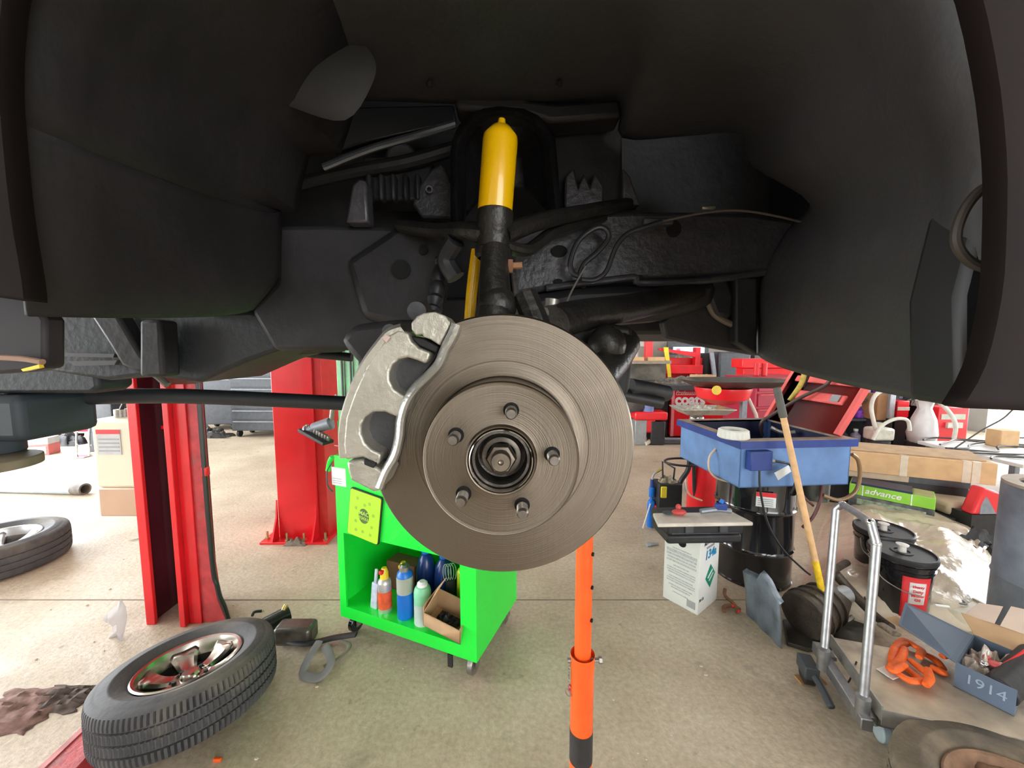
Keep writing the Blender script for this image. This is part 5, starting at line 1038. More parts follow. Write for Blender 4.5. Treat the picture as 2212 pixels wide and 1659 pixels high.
for x in (-.25, .15):
    t = thing('small_carton', 'small tan carton %s on the shelf by the red press' % ('at left end' if x < 0 else 'at right end'), 'carton', (P(1400, 775, 7.4).x + x, 7.50, 1.36)); MB().span((-.14, -.08, 0), (.18, .08, .07)).build('box', card, t)
t = thing('grey_bag', 'pale grey bag hanging behind the red press column', 'bag', (P(1382, 720, 8.2).x, 8.2, 0)); MB().span((-.2, 0, 1.62), (.12, .12, 2.3)).span((-.06, .03, 0), (.0, .09, 1.62)).build('bag', M('pale_bag', (.55, .56, .5), .7, 0, .1, 6), t, bevel=.04)
t = thing('sign_board', 'long pale blue lit sign strip with a pink mark above the tyre changer', 'sign', (P(1485, 757, 8.6).x, 8.6, 0)); MB().span((-.30, 0, 1.49), (.38, .05, 1.63)).build('panel', M('lit_blue_panel', (.62, .78, 1.0), .5, emit=.9, var=.02), t); MB().span((-.25, -.006, 1.52), (-.16, -.001, 1.60)).build('pink_mark', M('pink_mark', (.8, .3, .5), .5), t); MB().span((-.42, .06, 1.46), (.5, .12, 1.75)).span((-.05, .06, 0), (.05, .12, 1.46)).build('backing', dgrey, t)
t = thing('cabinet', 'red cabinet behind the tyre changer near the sign strip', 'cabinet', (P(1470, 790, 8).x, 8.1, 0)); MB().span((-.2, 0, 0), (.5, .4, 1.40)).build('body', red, t, bevel=.01); MB().span((.5, .0, 0), (.85, .4, 1.5)).build('dark_side', sblk, t); crumple(MB(), (.1, .2, 1.40), .22, .14, .1, 4).build('items', steel, t)
t = thing('carton_stack', 'tan and white cartons stacked beside the black hood', 'carton', (P(1503, 790, 8.6).x, 8.55, 0)); MB().span((-.1, 0, 0), (.14, .25, 1.30)).build('box', cardp, t); MB().span((-.12, -.02, 1.30), (.14, .25, 1.40)).build('box', M('pinkish_white', (.65, .6, .55), .7), t)
# maroon chest behind the red lid
q = G(1640, 1010); mc = chest('tool_chest', 'maroon tool chest half hidden behind the red washer lid', (P(1672, 850, 4.75).x + .12, 4.75), .85, .5, 1.12, maroon, redd, 6, rz=.25)
t = thing('spray_pair', 'two red aerosol caps standing on the maroon tool chest', 'aerosol', (P(1640, 792, 4.9).x, 4.95, 1.243)); MB().cyl((0, 0, 0), (0, 0, .16), .032).build('can', redl, t); MB().cyl((.1, 0, 0), (.1, 0, .16), .032).build('can', redl, t)
t = thing('red_toolbox', 'bright red open toolbox behind the maroon chest', 'toolbox', (P(1665, 785, 5.6).x, 5.7, 0)); MB().span((-.35, 0, 1.3), (.5, .3, 1.44)).span((-.3, .05, 0), (.45, .25, 1.3)).build('body', red, t, bevel=.01)

# ---- long cardboard box, crate, green boxes
lf_, rt_ = G(1770, 1010, .36), P(2150, 1062, 3.35)
rt_.z = .36; d_ = (rt_ - lf_); d_.z = 0; Lb = d_.length; ang = math.atan2(d_.y, d_.x)
LBm = T(lf_.x, lf_.y, .36, ang)
cr = thing('low_crate', 'dark low crate carrying the long cardboard box', 'crate', mat=T(lf_.x, lf_.y, 0, ang)); MB().span((.1, .03, 0), (Lb - .15, .55, .30)).build('dark_body', sblk, cr, bevel=.01); MB().span((.08, .02, .30), (Lb * .55, .56, .36)).build('plank_top', M('tan_plank', (.5, .38, .26), .7), cr); MB().span((Lb * .55, .02, .30), (Lb - .15, .56, .36)).build('dark_top', dgrey, cr)
lbx = thing('long_carton', 'long taped cardboard box lying across crate behind the green box', 'carton', mat=LBm)
MB().span((0, 0, 0), (Lb, .22, .20)).build('carton', card, lbx, bevel=.004); MB().slab([(-.1, .05, .203), (Lb * .96, .05, .203), (Lb * .96, .30, .235), (-.1, .30, .235)], (0, 0, .008)).build('top_flap', M('tan_flap', (.45, .30, .17), .8), lbx)
tapem = M('packing_tape', (.60, .50, .38), .25, 0, .1, 20)
for x in (.18, .62, 1.05, Lb - .16):
    if x < Lb: MB().span((x, -.002, -.0), (x + .055, .222, .2025)).build('tape_band', tapem, lbx)
MB().span((Lb, .02, .03), (Lb + .002, .20, .15)).build('end_label', paper, lbx)
gq = G(2020, 1103, .20); GM = T(gq.x, gq.y, 0, math.radians(45))
sup = thing('grey_box', 'dark grey printed box under the bright green box', 'box', mat=GM @ Matrix.Translation((0, 0, 0)))
MB().span((0, 0, 0), (.24, .56, .20)).build('carton', M('dark_printed_box', (.10, .11, .11), .5, 0, .8, 10), sup, bevel=.004); MB().span((-.003, .05, .12), (-.001, .50, .17)).build('printed_band', M('grey_green_print', (.25, .32, .22), .5, 0, .5, 30), sup)
gb = thing('green_box', 'bright green box with white lettering beside the long carton', 'box', mat=GM @ Matrix.Translation((0, 0, .202)))
MB().span((0, 0, 0), (.24, .56, .10)).build('carton', M('apple_green_card', (.24, .55, .05), .45, 0, .12, 6), gb, bevel=.004); MB().span((.01, .14, .10), (.23, .55, .118)).build('navy_lid', M('navy_card', (.02, .03, .07), .4), gb); MB().span((.01, .01, .1), (.23, .13, .103)).build('olive_lid', M('olive_card', (.35, .36, .15), .5), gb)
text('advance', GM @ Matrix.Translation((-.001, .33, .255)) @ Matrix.Rotation(-PI / 2, 4, 'Z') @ Matrix.Rotation(PI / 2, 4, 'X'), .075, white, gb, bold=.001, shear=.25)
for y in (.14, .46): MB().span((-.002, y, 0), (-.0005, y + .008, .10)).build('strap', white, gb)
t = thing('cushion', 'tan folded cushion next to the green box', 'cushion', (gq.x + .42, gq.y + .25, 0)); MB().box((0, 0, .16), (.34, .3, .12)).build('pad', M('tan_pad', (.5, .4, .28), .8), t, bevel=.04); MB().box((0, 0, .05), (.4, .36, .1)).build('base', sblk, t, bevel=.01)
t = thing('red_white_pack', 'red and grey plastic pack behind the tall grey barrel', 'pack', (P(2150, 1085, 3.1).x, 3.15, 0)); MB().span((-.12, 0, .0), (.2, .2, .18)).build('stand', sblk, t); MB().slab([(-.12, 0, .18), (.2, 0, .18), (.16, .05, .36), (.02, .05, .40)], (0, .1, 0)).build('pack', redl, t, bevel=.02); MB().slab([(-.06, -.004, .19), (.08, -.004, .19), (.03, .04, .34), (-.0, .04, .32)], (0, .01, 0)).build('grey_label', mgrey, t)
t = thing('dark_sheets', 'stack of dark flat car parts between green box and grey barrel', 'car parts', (P(2110, 1130, 2.9).x, 2.9, 0)); crumple(MB(), (0, 0, 0), .3, .16, .18, 31, 20, 5).build('heap', sblk, t)

# ---- plastic sheeting
pl = thing('plastic_sheet', 'wrinkled clear plastic sheeting heaped on floor behind the black pails', 'plastic sheet', (2.6, 2.7, 0))
edge = [G(1722, 1335), G(1760, 1180), G(1800, 1090), G(1860, 1085), G(1960, 1090), G(2080, 1130), G(2150, 1180), G(2170, 1270), G(2140, 1345), G(2060, 1370), G(1960, 1360), G(1840, 1350)]
cen = G(1960, 1210); rows = []
ee = catmull(edge, 6, closed=True)
for i in range(26):
    t = i / 25; row = []
    for e in ee:
        p_ = cen.lerp(e, t); hgt = .17 * (1 - t ** 3) + .05 * noise.noise(p_ * 5) + .022 * abs(noise.noise(p_ * 14)) + .012 * noise.noise(p_ * 33)
        row.append((p_.x, p_.y, max(.004 + .004 * math.sin(i * 3), hgt * min(1, (1 - t) * 6 + .05))))
    rows.append(row)
plm = M('cloudy_sheet', (.70, .60, .46), .22, 0, .1, 9, .6, 26, coat=.4, alpha=.9)
MB().grid(rows, closed=True).build('sheet', plm, pl, world=True)
t = thing('round_cover', 'round off-white lid lying right of the front black pail', 'lid', (G(2070, 1310, .05).x, G(2070, 1310, .05).y, 0)); MB().lathe([(1e-5, .075), (.02, .075), (.022, .082), (.036, .082), (.038, .075), (.12, .072), (.125, .08), (.135, .08), (.14, .06), (.135, 0)], None, 40).build('disc', M('offwhite_lid', (.62, .56, .42), .5), t); MB().ring((0, 0, .081), (0, 0, .086), .034, .024).build('spout_ring', dgrey, t)
MB().cyl((-.13, -.06, .09), (-.26, -.10, .13), .006).build('stick', white, t)
# ---- pails
def pail(lab, x, y, dz=0):
    t = thing('pail', lab, 'pail', (x, y, 0), group='black pails')
    MB().lathe([(1e-5, 0), (.128, 0), (.132, .006), (.142, .29), (.148, .292), (.149, .302), (.143, .304), (.144, .325), (.151, .327), (.152, .337), (.145, .339), (.146, .350)], None, 56).build('bucket', gblk, t)
    MB().lathe([(.146, .345), (.155, .345), (.157, .350), (.157, .372), (.152, .378), (.146, .378), (.144, .368), (1e-5, .366)], None, 56).build('lid', sblk, t)
    MB().ring((0, 0, .366), (0, 0, .371), .052, .036, 30).build('spout_ring', sblk, t); MB().lathe([(.02, .366), (.018, .40), (.028, .405), (.030, .412), (1e-5, .416)], None, 24).build('pull_spout', M('white_spout', (.7, .66, .6), .4), t)
    MB().tube([(-.150, 0, .31), (-.165, -.05, .24), (-.11, -.13, .20), (-.02, -.15, .18)], .003).build('bail_handle', steel, t)
    return t
px_, py_ = G(1985, 1350).x, G(1985, 1350).y + .14
p1 = pail('black pail with red label and white spout, nearest the camera', px_ + .01, py_)
p2 = pail('second black pail behind the red-labelled one', P(1925, 1170, py_ + .24).x - .02, py_ + .28)
sw_ = .68; a0_ = -2.30
lbm = Matrix.Translation((px_ + .01, py_, 0)) @ Matrix.Rotation(a0_, 4, 'Z')
lb = MB().lathe([(.1355, .03), (.1445, .28)], None, 14, sweep=.95).build('label', redl, p1, solid=.0006); lb.data.transform(WM[p1.name].inverted() @ lbm)
l2 = MB().lathe([(.1395, .12), (.1445, .25)], None, 10, sweep=.55).build('white_patch', M('white_patch', (.75, .72, .7), .5), lb, solid=.0006); l2.data.transform(WM[p1.name].inverted() @ Matrix.Translation((px_ + .01, py_, 0)) @ Matrix.Rotation(a0_ + .22, 4, 'Z'))
ang0 = a0_ + .48; tcen = Vector((px_ + .01 + math.cos(ang0) * .1475, py_ + math.sin(ang0) * .1475, 0))
tfr = lambda z: frame((tcen.x, tcen.y, z), (-math.sin(ang0), math.cos(ang0), 0), (0, 0, 1))
for z, s_, sz in ((.228, 'Heavy', .022), (.200, 'Duty', .024), (.175, 'Motor', .024), (.150, 'Oil', .024)): text(s_, tfr(z), sz, redl, lb, 'label_lettering', bold=.0004)
# ---- scrap: panel, torque converter housing, shaft
pn = thing('metal_panel', 'bent grey sheet metal panel standing before the black drum', 'panel', (1.4, 2.0, 0))
pb0, pb1 = G(1612, 1325), G(1688, 1402); dd = pb1 - pb0; pts = []
rows = []
for i in range(13):
    t = i / 12; b = pb0.lerp(pb1, t); wv_ = Vector((dd.y, -dd.x, 0)).normalized() * .008 * math.sin(t * 16) * .5
    tz = .255 + .06 * t if t < .45 else .24 + .10 * math.sin((1 - t) * 2.2); off_ = Vector((-.02, .06, 0)) * (.6 - t * .2)
    rows.append([b + wv_, b + wv_ * 1.5 + Vector((0, 0, tz * .5)) + off_ * .3, b + wv_ + Vector((0, 0, tz * .96)) + off_, b + wv_ + Vector((.03, .012, tz)) + off_])
MB().grid(rows).build('sheet', M('blue_grey_sheet', (.22, .26, .31), .38, .4, .5, 9), pn, world=True, solid=.003)
sk = thing('flat_pan', 'black flat pan on floor under the scrap gearbox', 'pan', (1.55, 2.1, 0))
pc_ = [G(1690, 1345), G(1700, 1395), G(1745, 1410), G(1800, 1405), G(1870, 1400), G(1880, 1360), G(1800, 1330)]
MB().slab(pc_, (0, 0, .022)).build('pan', M('oily_pan', (.05, .045, .035), .4, .2, .4, 20), sk, world=True, bevel=.005)
tr_ = thing('gearbox_housing', 'greasy scrap gearbox housing with open pipe mouth on the floor', 'car part', (1.65, 2.1, 0))
g0, g1_ = G(1752, 1290, .12), G(1830, 1262, .17)
hx = M('greasy_brown_casting', (.085, .068, .05), .5, .3, .4, 15, .6)
MB().cyl(G(1735, 1330, .13) , G(1790, 1300, .15), .125, .10, 28).cyl(G(1790, 1300, .15), G(1815, 1285, .17), .10, .06, 24).build('bell', hx, tr_, world=True, bevel=.012)
for k_ in range(3):
    a_ = G(1735, 1330, .13).lerp(G(1790, 1300, .15), .2 + k_ * .3); d_ = (G(1790, 1300, .15) - G(1735, 1330, .13)).normalized() * .008
    MB().ring(a_, a_ + d_, .128 - k_ * .006, .10, 40).build('cast_rib', hx, tr_, world=True)
MB().ring(G(1795, 1290, .19), G(1828, 1283, .19), .046, .036, 28).build('pipe_mouth', lgrey, tr_, world=True)
MB().cyl(G(1800, 1290, .19), G(1806, 1289, .19), .040, .040, 20).build('pipe_dark_inside', cav, tr_, world=True)
MB().tube([G(1805, 1240, .22), G(1850, 1290, .12), G(1890, 1330, .08), G(1925, 1355, .10)], lambda t: .028 - .008 * t, 14).build('tail_shaft', hx, tr_, world=True)
MB().tube([G(1830, 1215, .2), G(1800, 1235, .19), G(1790, 1270, .14)], .020).build('cross_tube', hx, tr_, world=True)
MB().tube([G(1800, 1325, .06), G(1825, 1340, .05), G(1842, 1332, .07)], .012).build('lever', steel, tr_, world=True)
MB().tube([G(1905, 1350, .10), G(1935, 1370, .12)], .026, 12, flat=.5).build('slotted_strip', M('perforated_strip', (.42, .36, .28), .5, .4, .4, 60), tr_, world=True)
crumple(MB(), (G(1850, 1300).x, G(1850, 1300).y, .0), .20, .12, .10, 41, 20, 5).build('brackets', M('rusty_scrap', (.12, .09, .06), .6, .3, .5, 20, .5), tr_, world=True)
t = thing('cloth_strip', 'tan pointed strip hanging off the slotted scrap end', 'strip', (G(1935, 1385, .15).x, G(1935, 1385, .15).y, .21)); MB().slab([(-.035, .02, .04), (.03, .03, .045), (.045, -.06, .012), (.03, -.07, .01)], (0, .004, .003)).build('strip', M('tan_cloth', (.6, .38, .2), .7), t)
q = G(1590, 1325); t = thing('pliers', 'rusty pliers with red dots on floor right of white carton', 'pliers', (q.x, q.y, 0))
MB().tube([(-.07, .0, .012), (-.055, .03, .02), (0, .04, .02), (.03, .01, .015)], .012).tube([(.0, -.01, .01), (.02, .05, .02), (.0, .12, .03), (.02, .16, .05)], .010).build('jaws', rust, t); MB().sphere((.01, -.01, .022), .009).build('red_dot', redl, t); MB().sphere((-.005, .025, .028), .008).build('red_dot', redl, t)
q = G(1413, 1180); t = thing('bolt', 'silver bolt with nut on floor left of white carton', 'bolt', (q.x, q.y, .012)); MB().cyl((-.05, 0, 0), (.04, .02, 0), .010).cyl((-.06, 0, 0), (-.03, .005, 0), .018, seg=6).build('bolt', lgrey, t)

# ---- platform cart
c1, c0 = G(1908, 1532, .20), G(1797, 1376, .20)
DY = (c0 - c1); DY.z = 0; Lc = DY.length; DY.normalize(); DX = Vector((DY.y, -DY.x, 0))
PM = Matrix((DX, DY, (0, 0, 1))).transposed().to_4x4(); PM.translation = Vector((c1.x, c1.y, 0))
pf = thing('platform_cart', 'steel platform cart with chrome hoop handle at right front', 'platform cart', mat=PM)
deck = M('scuffed_deck', (.46, .38, .28), .42, .35, .25, 9, .1, 60, second=(.2, .17, .14), thr=.6)
MB().span((0, 0, .185), (1.1, Lc, .20)).build('deck', deck, pf, bevel=.003)
MB().span((-.004, -.004, .135), (1.1, .0, .20)).span((-.006, 0, .15), (0, Lc, .212)).span((0, .03, .10), (1.1, .06, .15)).build('side_rail', M('brushed_grey_rail', (.40, .38, .34), .35, .7, .2, 20), pf)
MB().span((-.07, -.01, .10), (-.03, Lc + .02, .15)).span((-.03, .02, .12), (0, .06, .14)).span((-.03, Lc - .06, .12), (0, Lc - .02, .14)).build('end_rail', galv, pf, bevel=.004)
def inv(v): return PM.inverted() @ v
lb0, rb0 = inv(G(1778, 1432, .14)), inv(G(1862, 1540, .14))
lt0, lt1 = inv(P(1806, 1100, 1.80)), inv(P(1820, 1090, 1.78)); rt0, rt1 = inv(P(1893, 1175, 1.52)), inv(P(1880, 1128, 1.55))
r_ = .0165
MB().tube([lb0, lb0.lerp(lt0, .5), lt0, lt1], r_, 16, smooth=False).tube([lt1, inv(P(1850, 1108, 1.66)), rt1], r_ * .95, 16, smooth=False).tube([rt1, rt0, rb0.lerp(rt0, .5), rb0], r_, 16, smooth=False).build('hoop_handle', galv, pf)
for b_ in (lt1, rt1, rt0): MB().sphere(b_, r_ * 1.06).build('handle_bend', chrome, pf)
for p_ in (lb0, rb0): MB().cyl(p_ - Vector((0, 0, .03)), p_ + Vector((0, 0, .07)), .024).build('socket', galv, pf)
hk = inv(G(1745, 1440, .08)); MB().box(hk, (.06, .10, .06)).tube([hk, hk + Vector((.02, -.08, -.02)), hk + Vector((.03, -.16, -.05))], .016).build('caster_bracket', dgrey, pf, bevel=.006); MB().cyl(hk + Vector((-.02, 0, -.035)), hk + Vector((.02, 0, -.035)), .045).build('caster_wheel', sblk, pf)
wq = inv(G(1897, 1575, .045)); MB().cyl(wq + Vector((-.004, -.0, 0)), wq + Vector((.03, -.0, 0)), .044, seg=28).build('caster_wheel', M('blue_grey_wheel', (.32, .38, .40), .45), pf, bevel=.006); MB().box(wq + Vector((-.02, .02, .05)), (.03, .05, .08)).build('caster_fork', steel, pf, bevel=.004)
for x in (.95,):
    for y in (.06, Lc - .06): MB().cyl((x, y, .05), (x + .03, y, .05), .05).build('caster_wheel', dgrey, pf)
MB().cyl((.50, .045, .10), (.50, .045, .1), .001).build('spare', steel, pf) if False else None
MB().tube([inv(G(1850, 1430, .22)), inv(G(1835, 1470, .06)), inv(G(1815, 1490, .02)), inv(G(1818, 1500, .02)), inv(G(1850, 1500, .10))], .0035).build('cord', ho, pf)
q = G(1750, 1470); t = thing('wood_block', 'small orange-brown wood scrap under the cart corner', 'wood scrap', (q.x, q.y, 0)); MB().box((0, 0, .004), (.12, .05, .008)).build('scrap', M('orange_wood', (.42, .22, .08), .7), t)
# orange straps heap
q = G(1985, 1440, .205); og = thing('orange_ties', 'heap of bright orange foam ties on the platform cart deck', 'foam ties', (q.x, q.y, .2005))
om = M('bright_orange_foam', (.86, .13, .012), .6, 0, .12, 30, .3, 80)
def dk(u, v, z=.215): return G(u, v, z)
segs = [[(1925, 1430), (1935, 1400), (1960, 1390)], [(1925, 1438), (1945, 1425), (1955, 1400)], [(1918, 1440), (1930, 1448), (1955, 1435)], [(1955, 1440), (1985, 1465), (2010, 1475)], [(1965, 1425), (1990, 1445), (2010, 1462)], [(2000, 1480), (2008, 1465), (2005, 1445)], [(1995, 1412), (2020, 1425), (2038, 1445)], [(2010, 1440), (2030, 1450), (2045, 1455)], [(2035, 1418), (2050, 1415), (2060, 1422)], [(1935, 1395), (1955, 1385), (1985, 1400)], [(1940, 1455), (1965, 1470), (1995, 1470)], [(1975, 1395), (1990, 1405), (1985, 1420)]]
for k, sg in enumerate(segs):
    z = .214 + .010 * (k % 3); o = MB().tube([dk(u, v, z) for u, v in sg], lambda t: .0165 * (1 - .25 * abs(2 * t - 1)), 12, flat=.75).build('tie', om, og, world=True)
q = G(1922, 1452, .205); t = thing('zip_bag', 'tiny clear zip bag with copper bits beside the orange ties', 'bag', (q.x, q.y, .2015), .3); MB().span((-.035, -.03, 0), (.035, .03, .006)).build('film', M('bag_film', (.62, .55, .5), .15, 0, .1, 20, coat=.6), t, bevel=.003); MB().sphere((.005, -.005, .006), .010, sc=(1.3, 1, .4)).build('bits', M('copper_bits', (.7, .25, .12), .4, .4), t)
# slate box
b0, b1 = G(2059, 1480, .205), G(2191, 1546, .205); ex_ = (b1 - b0); ex_.z = 0; Lq = ex_.length; aq = math.atan2(ex_.y, ex_.x)
SX = T(b0.x, b0.y, .2015, aq); hb = .105
sb = thing('slate_box', 'open slate blue cardboard box printed 1914 on platform cart deck', 'box', mat=SX)
slm = M('slate_card', (.10, .135, .19), .6, 0, .06, 8); ins = M('brown_inside', (.55, .36, .20), .8, 0, .1, 9)
Wq = .30
MB().span((0, 0, 0), (Lq, .003, hb)).span((0, .003, 0), (.003, Wq, hb * .95)).span((Lq - .003, .003, 0), (Lq, Wq, hb * .8)).span((0, Wq - .003, 0), (Lq, Wq, hb)).span((0, 0, 0), (Lq, Wq, .003)).build('tray', slm, sb)
MB().slab([(0, .0, hb * .95), (0, Wq * .98, hb * .95), (-.22, Wq * .95, hb * .95 + .03), (-.20, .12, hb * .95 - .01)], (0, 0, .003)).build('flap', slm, sb)
MB().slab([(.0, Wq, hb), (Lq, Wq, hb), (Lq + .03, Wq + .14, hb + .03), (-.06, Wq + .12, hb + .02)], (0, 0, .003)).build('flap', ins, sb)
MB().slab([(-.05, Wq + .12, hb + .02), (.04, Wq + .12, hb + .03), (.05, Wq + .20, hb + .09), (-.02, Wq + .19, hb + .07)], (0, .003, 0)).build('end_flap', cardp, sb, bevel=.004)
MB().slab([(.055, Wq + .12, hb + .03), (.20, Wq + .14, hb + .03), (.18, Wq + .22, hb + .12), (.07, Wq + .21, hb + .10)], (0, .003, 0)).build('end_flap', cardp, sb, bevel=.004)
text('1914', SX @ Matrix.Translation((Lq * .52, -.0005, hb * .55)) @ Matrix.Rotation(PI / 2, 4, 'X'), .055, M('pale_blue_ink', (.28, .36, .45), .5), sb)
cb_ = thing('clear_bag', 'clear plastic bag of red and silver parts inside the slate box', 'bag', mat=SX @ Matrix.Translation((Lq * .45, Wq * .52, .012)))
crumple(MB(), (0, 0, .03), .075, .13, .09, 51, 30, 4).build('film', M('shiny_film', (.55, .45, .38), .12, 0, .25, 30, .6, 30, coat=.6), cb_); MB().sphere((.02, -.03, .09), .02, sc=(1.4, 1, .6)).sphere((-.01, .0, .085), .014).build('red_parts', M('pinkish_red', (.65, .1, .1), .4, 0, .3, 40), cb_); MB().sphere((-.01, -.05, .085), .016, sc=(1, 1, .6)).build('silver_part', chrome, cb_)
t = thing('black_sleeve', 'black rounded sleeve with red edge lying over right of the slate box', 'sleeve', mat=SX @ Matrix.Translation((Lq * .86, Wq * .45, .06)))
MB().cyl((-.02, -.12, .0), (.03, .20, .04), .05, .05, 28).build('sleeve', sblk, t, bevel=.006); MB().tube([(-.03, -.0, .05), (.0, .1, .075), (.02, .2, .095)], .005).build('red_edge', redl, t)
# tall grey barrel at the right edge
q = G(2205, 1440); t = thing('grey_barrel', 'tall dusty blue-grey barrel cut off by right frame edge', 'barrel', (2.42, 1.80, 0))
bx_ = P(2150, 1250, 1.95); xb = P(2172, 1100, 1.95).x + .36
t.location = (xb, 1.98, 0); WM[t.name] = T(xb, 1.98, 0); zbr = P(2190, 1062, 1.95).z
MB().lathe([(1e-5, .0), (.215, 0), (.222, .02), (.222, .3), (.228, .31), (.222, .32), (.222, zbr - .01), (.214, zbr)], None, 56).build('shell', M('dusty_blue_grey', (.20, .23, .27), .6, 0, .25, 7, .2, 30, second=(.12, .13, .15), thr=.58), t)
MB().ring((0, 0, zbr - .004), (0, 0, zbr + .012), .222, .16, 48).build('rim', M('tan_dusty_rim', (.38, .32, .25), .7), t); MB().cyl((0, 0, zbr - .14), (0, 0, zbr - .13), .21).build('inner_disc', rust, t)

# ---- far right clutter
def far(u0, v0, u1, v1, Y, name, lab, cat, mat, dpt=.25, group=None, bev=.01):
    a, b = P(u0, v1, Y), P(u1, v0, Y); t = thing(name, lab, cat, ((a.x + b.x) / 2, Y, 0), group=group)
    MB().span((a.x, Y, a.z), (b.x, Y + dpt, b.z)).build('body', mat, t, world=True, bevel=bev); return t, a, b
rk_t = thing('storage_shelf', 'grey metal shelf unit crowded with bottles at far right', 'shelf', (P(1900, 880, 5.5).x, 5.5, 0))
x0, x1 = P(1800, 900, 5.5).x, P(2070, 900, 5.5).x
levels = [P(1, v, 5.5).z for v in (960, 905, 862, 822)]
for z in levels: MB().span((x0, 5.5, z - .03), (x1, 5.95, z)).build('shelf_board', dgrey, rk_t, world=True)
for x in (x0, (x0 + x1) / 2, x1 - .05): MB().span((x, 5.52, 0), (x + .05, 5.56, levels[-1] + .02)).build('post', dgrey, rk_t, world=True)
MB().span((x0, 5.93, 0), (x1, 5.96, levels[-1])).build('back_sheet', sblk, rk_t, world=True)
purp = M('purple_label', (.22, .05, .42), .45, 0, .5, 30); darkb = M('dark_bottle', (.05, .05, .055), .3, 0, .3, 30); cream = M('cream_plastic', (.6, .58, .5), .4, 0, .15, 20)
random.seed(11); bi = 0; cols_ = (purp, darkb, cream, lgrey, darkb, M('grey_violet', (.3, .28, .36), .4), M('tan_bottle', (.45, .36, .24), .5))
for li_, z in enumerate(levels[:3]):
    x = x0 + .10
    while x < x1 - .1:
        r = random.uniform(.045, .07); hgt = random.uniform(.17, .23); mt = random.choice(cols_) if x > x0 + .5 else random.choice((purp, cols_[5], darkb))
        t = thing('bottle', 'small bottle standing on the crowded far right shelf unit', 'bottle', (x, 5.62, z), group='bottles on the far shelf')
        MB().lathe([(1e-5, 0), (r * .9, 0), (r, .01), (r, hgt * .65), (r * .4, hgt * .85), (r * .4, hgt)], None, 14).build('body', mt, t); MB().cyl((0, 0, hgt), (0, 0, hgt + .03), r * .45, seg=12).build('cap', random.choice((white, sblk, yelp)), t)
        x += r * 2 + random.uniform(.02, .09)
t, a, b = far(1885, 797, 1967, 822, 5.45, 'white_tub', 'large white tub on top of the far right shelf unit', 'tub', white)
for u0, v0, u1, v1, Y, nm, lab, cat, mt in (
    (1937, 866, 1966, 902, 5.3, 'red_carton', 'small red carton with white band left of white bag', 'carton', red),
    (1995, 836, 2010, 840, 5.3, 'orange_strip', 'thin pale orange packet on the far shelf edge', 'packet', MATS['tan_bottle']),
    (1921, 850, 1937, 905, 5.3, 'grey_carton', 'tall pale grey carton beside the white hose loop', 'carton', lgrey),
    (1893, 852, 1920, 908, 5.35, 'brown_carton', 'brown carton framed by the white hose loop', 'carton', M('deep_brown_card', (.32, .16, .07), .8)),
    (2022, 880, 2095, 958, 5.0, 'red_machine', 'bright red charger box with grey label at far right', 'charger', red)):
    t, a, b = far(u0, v0, u1, v1, Y, nm, lab, cat, mt)
    if nm == 'red_machine':
        MB().span((a.x + .03, Y - .006, b.z - .16), (b.x - .05, Y, b.z - .09)).build('name_band', M('grey_green_band', (.42, .45, .36), .5), t, world=True); MB().span((a.x + .1, Y - .03, b.z - .27), (b.x - .1, Y, b.z - .20)).build('pocket', cream, t, world=True)
        MB().span((a.x, Y + .02, 0), (b.x, Y + .2, a.z)).build('stand', sblk, t, world=True)
    elif nm == 'red_carton': MB().span((a.x, Y - .004, a.z + .1), (b.x, Y, a.z + .15)).build('band', cream, t, world=True); MB().span((a.x, Y + .02, 0), (b.x, Y + .2, a.z)).build('stand', sblk, t, world=True)
    elif nm != 'orange_strip': MB().span((a.x, Y + .02, 0), (b.x, Y + .2, a.z)).build('stand', sblk, t, world=True)
t = thing('white_bag', 'crumpled white plastic bag standing left of the red charger', 'bag', (P(1990, 960, 4.9).x, 4.9, 0)); zz0, zz1 = P(1990, 955, 4.9).z, P(1990, 865, 4.9).z
MB().lathe([(1e-5, zz0), (.12, zz0), (.14, zz0 + .12), (.12, zz0 + .3), (.07, zz1 - .10), (.09, zz1), (.06, zz1)], None, 20, fn=lambda i, j, r, z: (r * (1 + .22 * noise.noise(Vector((j, z * 9, 1.7)))), z)).build('bag', M('white_film', (.72, .70, .70), .4, 0, .08, 9), t); MB().cyl((0, 0, 0), (0, 0, zz0), .16).build('stand', sblk, t)
t = thing('cream_jug', 'cream jug under the small white hose loop', 'jug', (P(1898, 935, 4.8).x, 4.8, 0)); zz0 = P(1898, 950, 4.8).z; MB().span((-.12, -.08, zz0), (.14, .1, zz0 + .16)).build('jug', cream, t, bevel=.03); MB().cyl((0, 0, zz0 + .15), (0, 0, zz0 + .22), .04).build('cap', cream, t); MB().cyl((0, 0, 0), (0, 0, zz0), .12).build('stand', sblk, t)
wh = M('white_hose', (.66, .64, .56), .4)
t = thing('white_hose', 'large white hose arched over the far right clutter', 'hose', (P(1970, 950, 4.7).x, 4.7, 0))
MB().tube([P(u, v, 4.7) for u, v in [(1892, 930), (1882, 880), (1895, 850), (1930, 842), (1980, 848), (2030, 870), (2062, 910), (2060, 950), (2045, 985)]] , .022).build('big_loop', wh, t, world=True); MB().tube([P(u, v, 4.65) for u, v in [(1885, 950), (1905, 920), (1935, 905), (1960, 908), (1965, 930)]], .020).build('small_loop', wh, t, world=True)
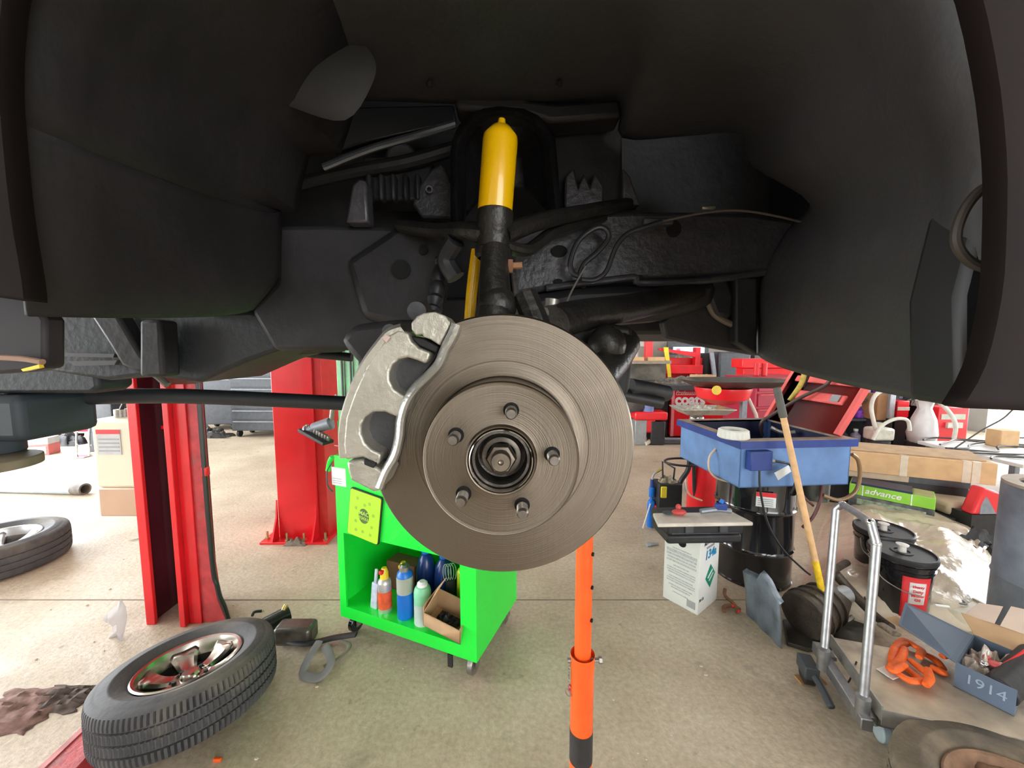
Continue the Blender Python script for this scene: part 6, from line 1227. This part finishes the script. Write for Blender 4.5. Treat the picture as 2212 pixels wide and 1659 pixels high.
# white table with cables at the right edge
t = thing('white_table', 'white topped table strewn with cables at far right', 'table', (4.9, 4.2, 0)); zt_ = P(2180, 975, 4.2).z
MB().span((P(2085, 960, 4.2).x, 3.7, zt_ - .04), (7.4, 4.7, zt_)).build('top', white, t, world=True, bevel=.008)
for x in (P(2095, 960, 4.2).x, 7.2):
    for y in (3.8, 4.6): MB().span((x, y, 0), (x + .05, y + .05, zt_ - .04)).build('leg', mgrey, t, world=True)
cbm = M('dark_cable', (.06, .055, .05), .5)
for k in range(7):
    t = thing('cable', 'dark cable lying loosely across the white table top', 'cable', (P(2150, 960, 4.2).x, 4.2, zt_), group='cables on the white table')
    x0_ = P(2092 + 6 * k, 960, 4.0).x; random.seed(k)
    MB().tube([(x0_ + i * .22 + random.uniform(-.04, .04), 3.82 + .14 * k + .12 * math.sin(i * 1.3 + k), zt_ + .012 + random.uniform(0, .02)) for i in range(8)], .010).build('strand', cbm, t, world=True)
t = thing('cardboard_piece', 'small brown box among cables on the white table', 'box', (P(2195, 935, 4.3).x, 4.35, zt_)); MB().span((-.10, 0, 0), (.12, .15, .20)).build('box', card, t, bevel=.01)
t = thing('slanting_wire', 'thin dark wire slanting up from the long carton at far right', 'wire', (P(2055, 972, 4.1).x, 4.1, 0)); MB().tube([P(2055, 973, 4.1), P(2120, 930, 4.1), P(2165, 905, 4.1), P(2195, 878, 4.1), P(2300, 780, 4.1)], .007).build('wire', cbm, t, world=True)
t = thing('dark_clutter', 'dark metal clutter heaped between shelf unit and white table', 'car parts', (P(2040, 850, 5.2).x, 5.25, 0)); zz0 = P(2040, 880, 5.2).z; MB().span((-.2, .02, 0), (.35, .3, zz0)).build('stand', sblk, t, bevel=.01); crumple(MB(), (.08, .15, zz0), .32, .15, .30, 61, 26, 7).build('heap', M('mixed_metal', (.16, .15, .14), .35, .5, .8, 15), t)
# dark cabinets along the back wall so that the far room reads as crowded shelving
for k, (u, w_, h_) in enumerate(((700, 1.6, 1.9), (1310, 1.5, 1.3), (1700, 1.6, 1.5), (1830, 1.2, 1.3))):
    t = thing('wall_cabinet', ('dark cabinet against back wall behind the green cart', 'low dark cabinet against back wall left of the red press', 'dark cabinet against back wall behind the maroon chest', 'dark cabinet against back wall behind the shelf unit')[k], 'cabinet', (P(u, 800, 8.5).x, 8.45, 0))
    MB().span((-w_ / 2, 0, 0), (w_ / 2, .45, h_)).build('carcass', M('cabinet_dark', (.05, .045, .042), .6, 0, .4, 3), t, bevel=.01)
    for s in (-1, 1): MB().span((s * w_ / 4 - w_ / 4 + .02, -.02, .08), (s * w_ / 4 + w_ / 4 - .02, 0, h_ - .05)).build('door', M('cabinet_door', (.08, .075, .07), .6, 0, .4, 3), t, bevel=.004)
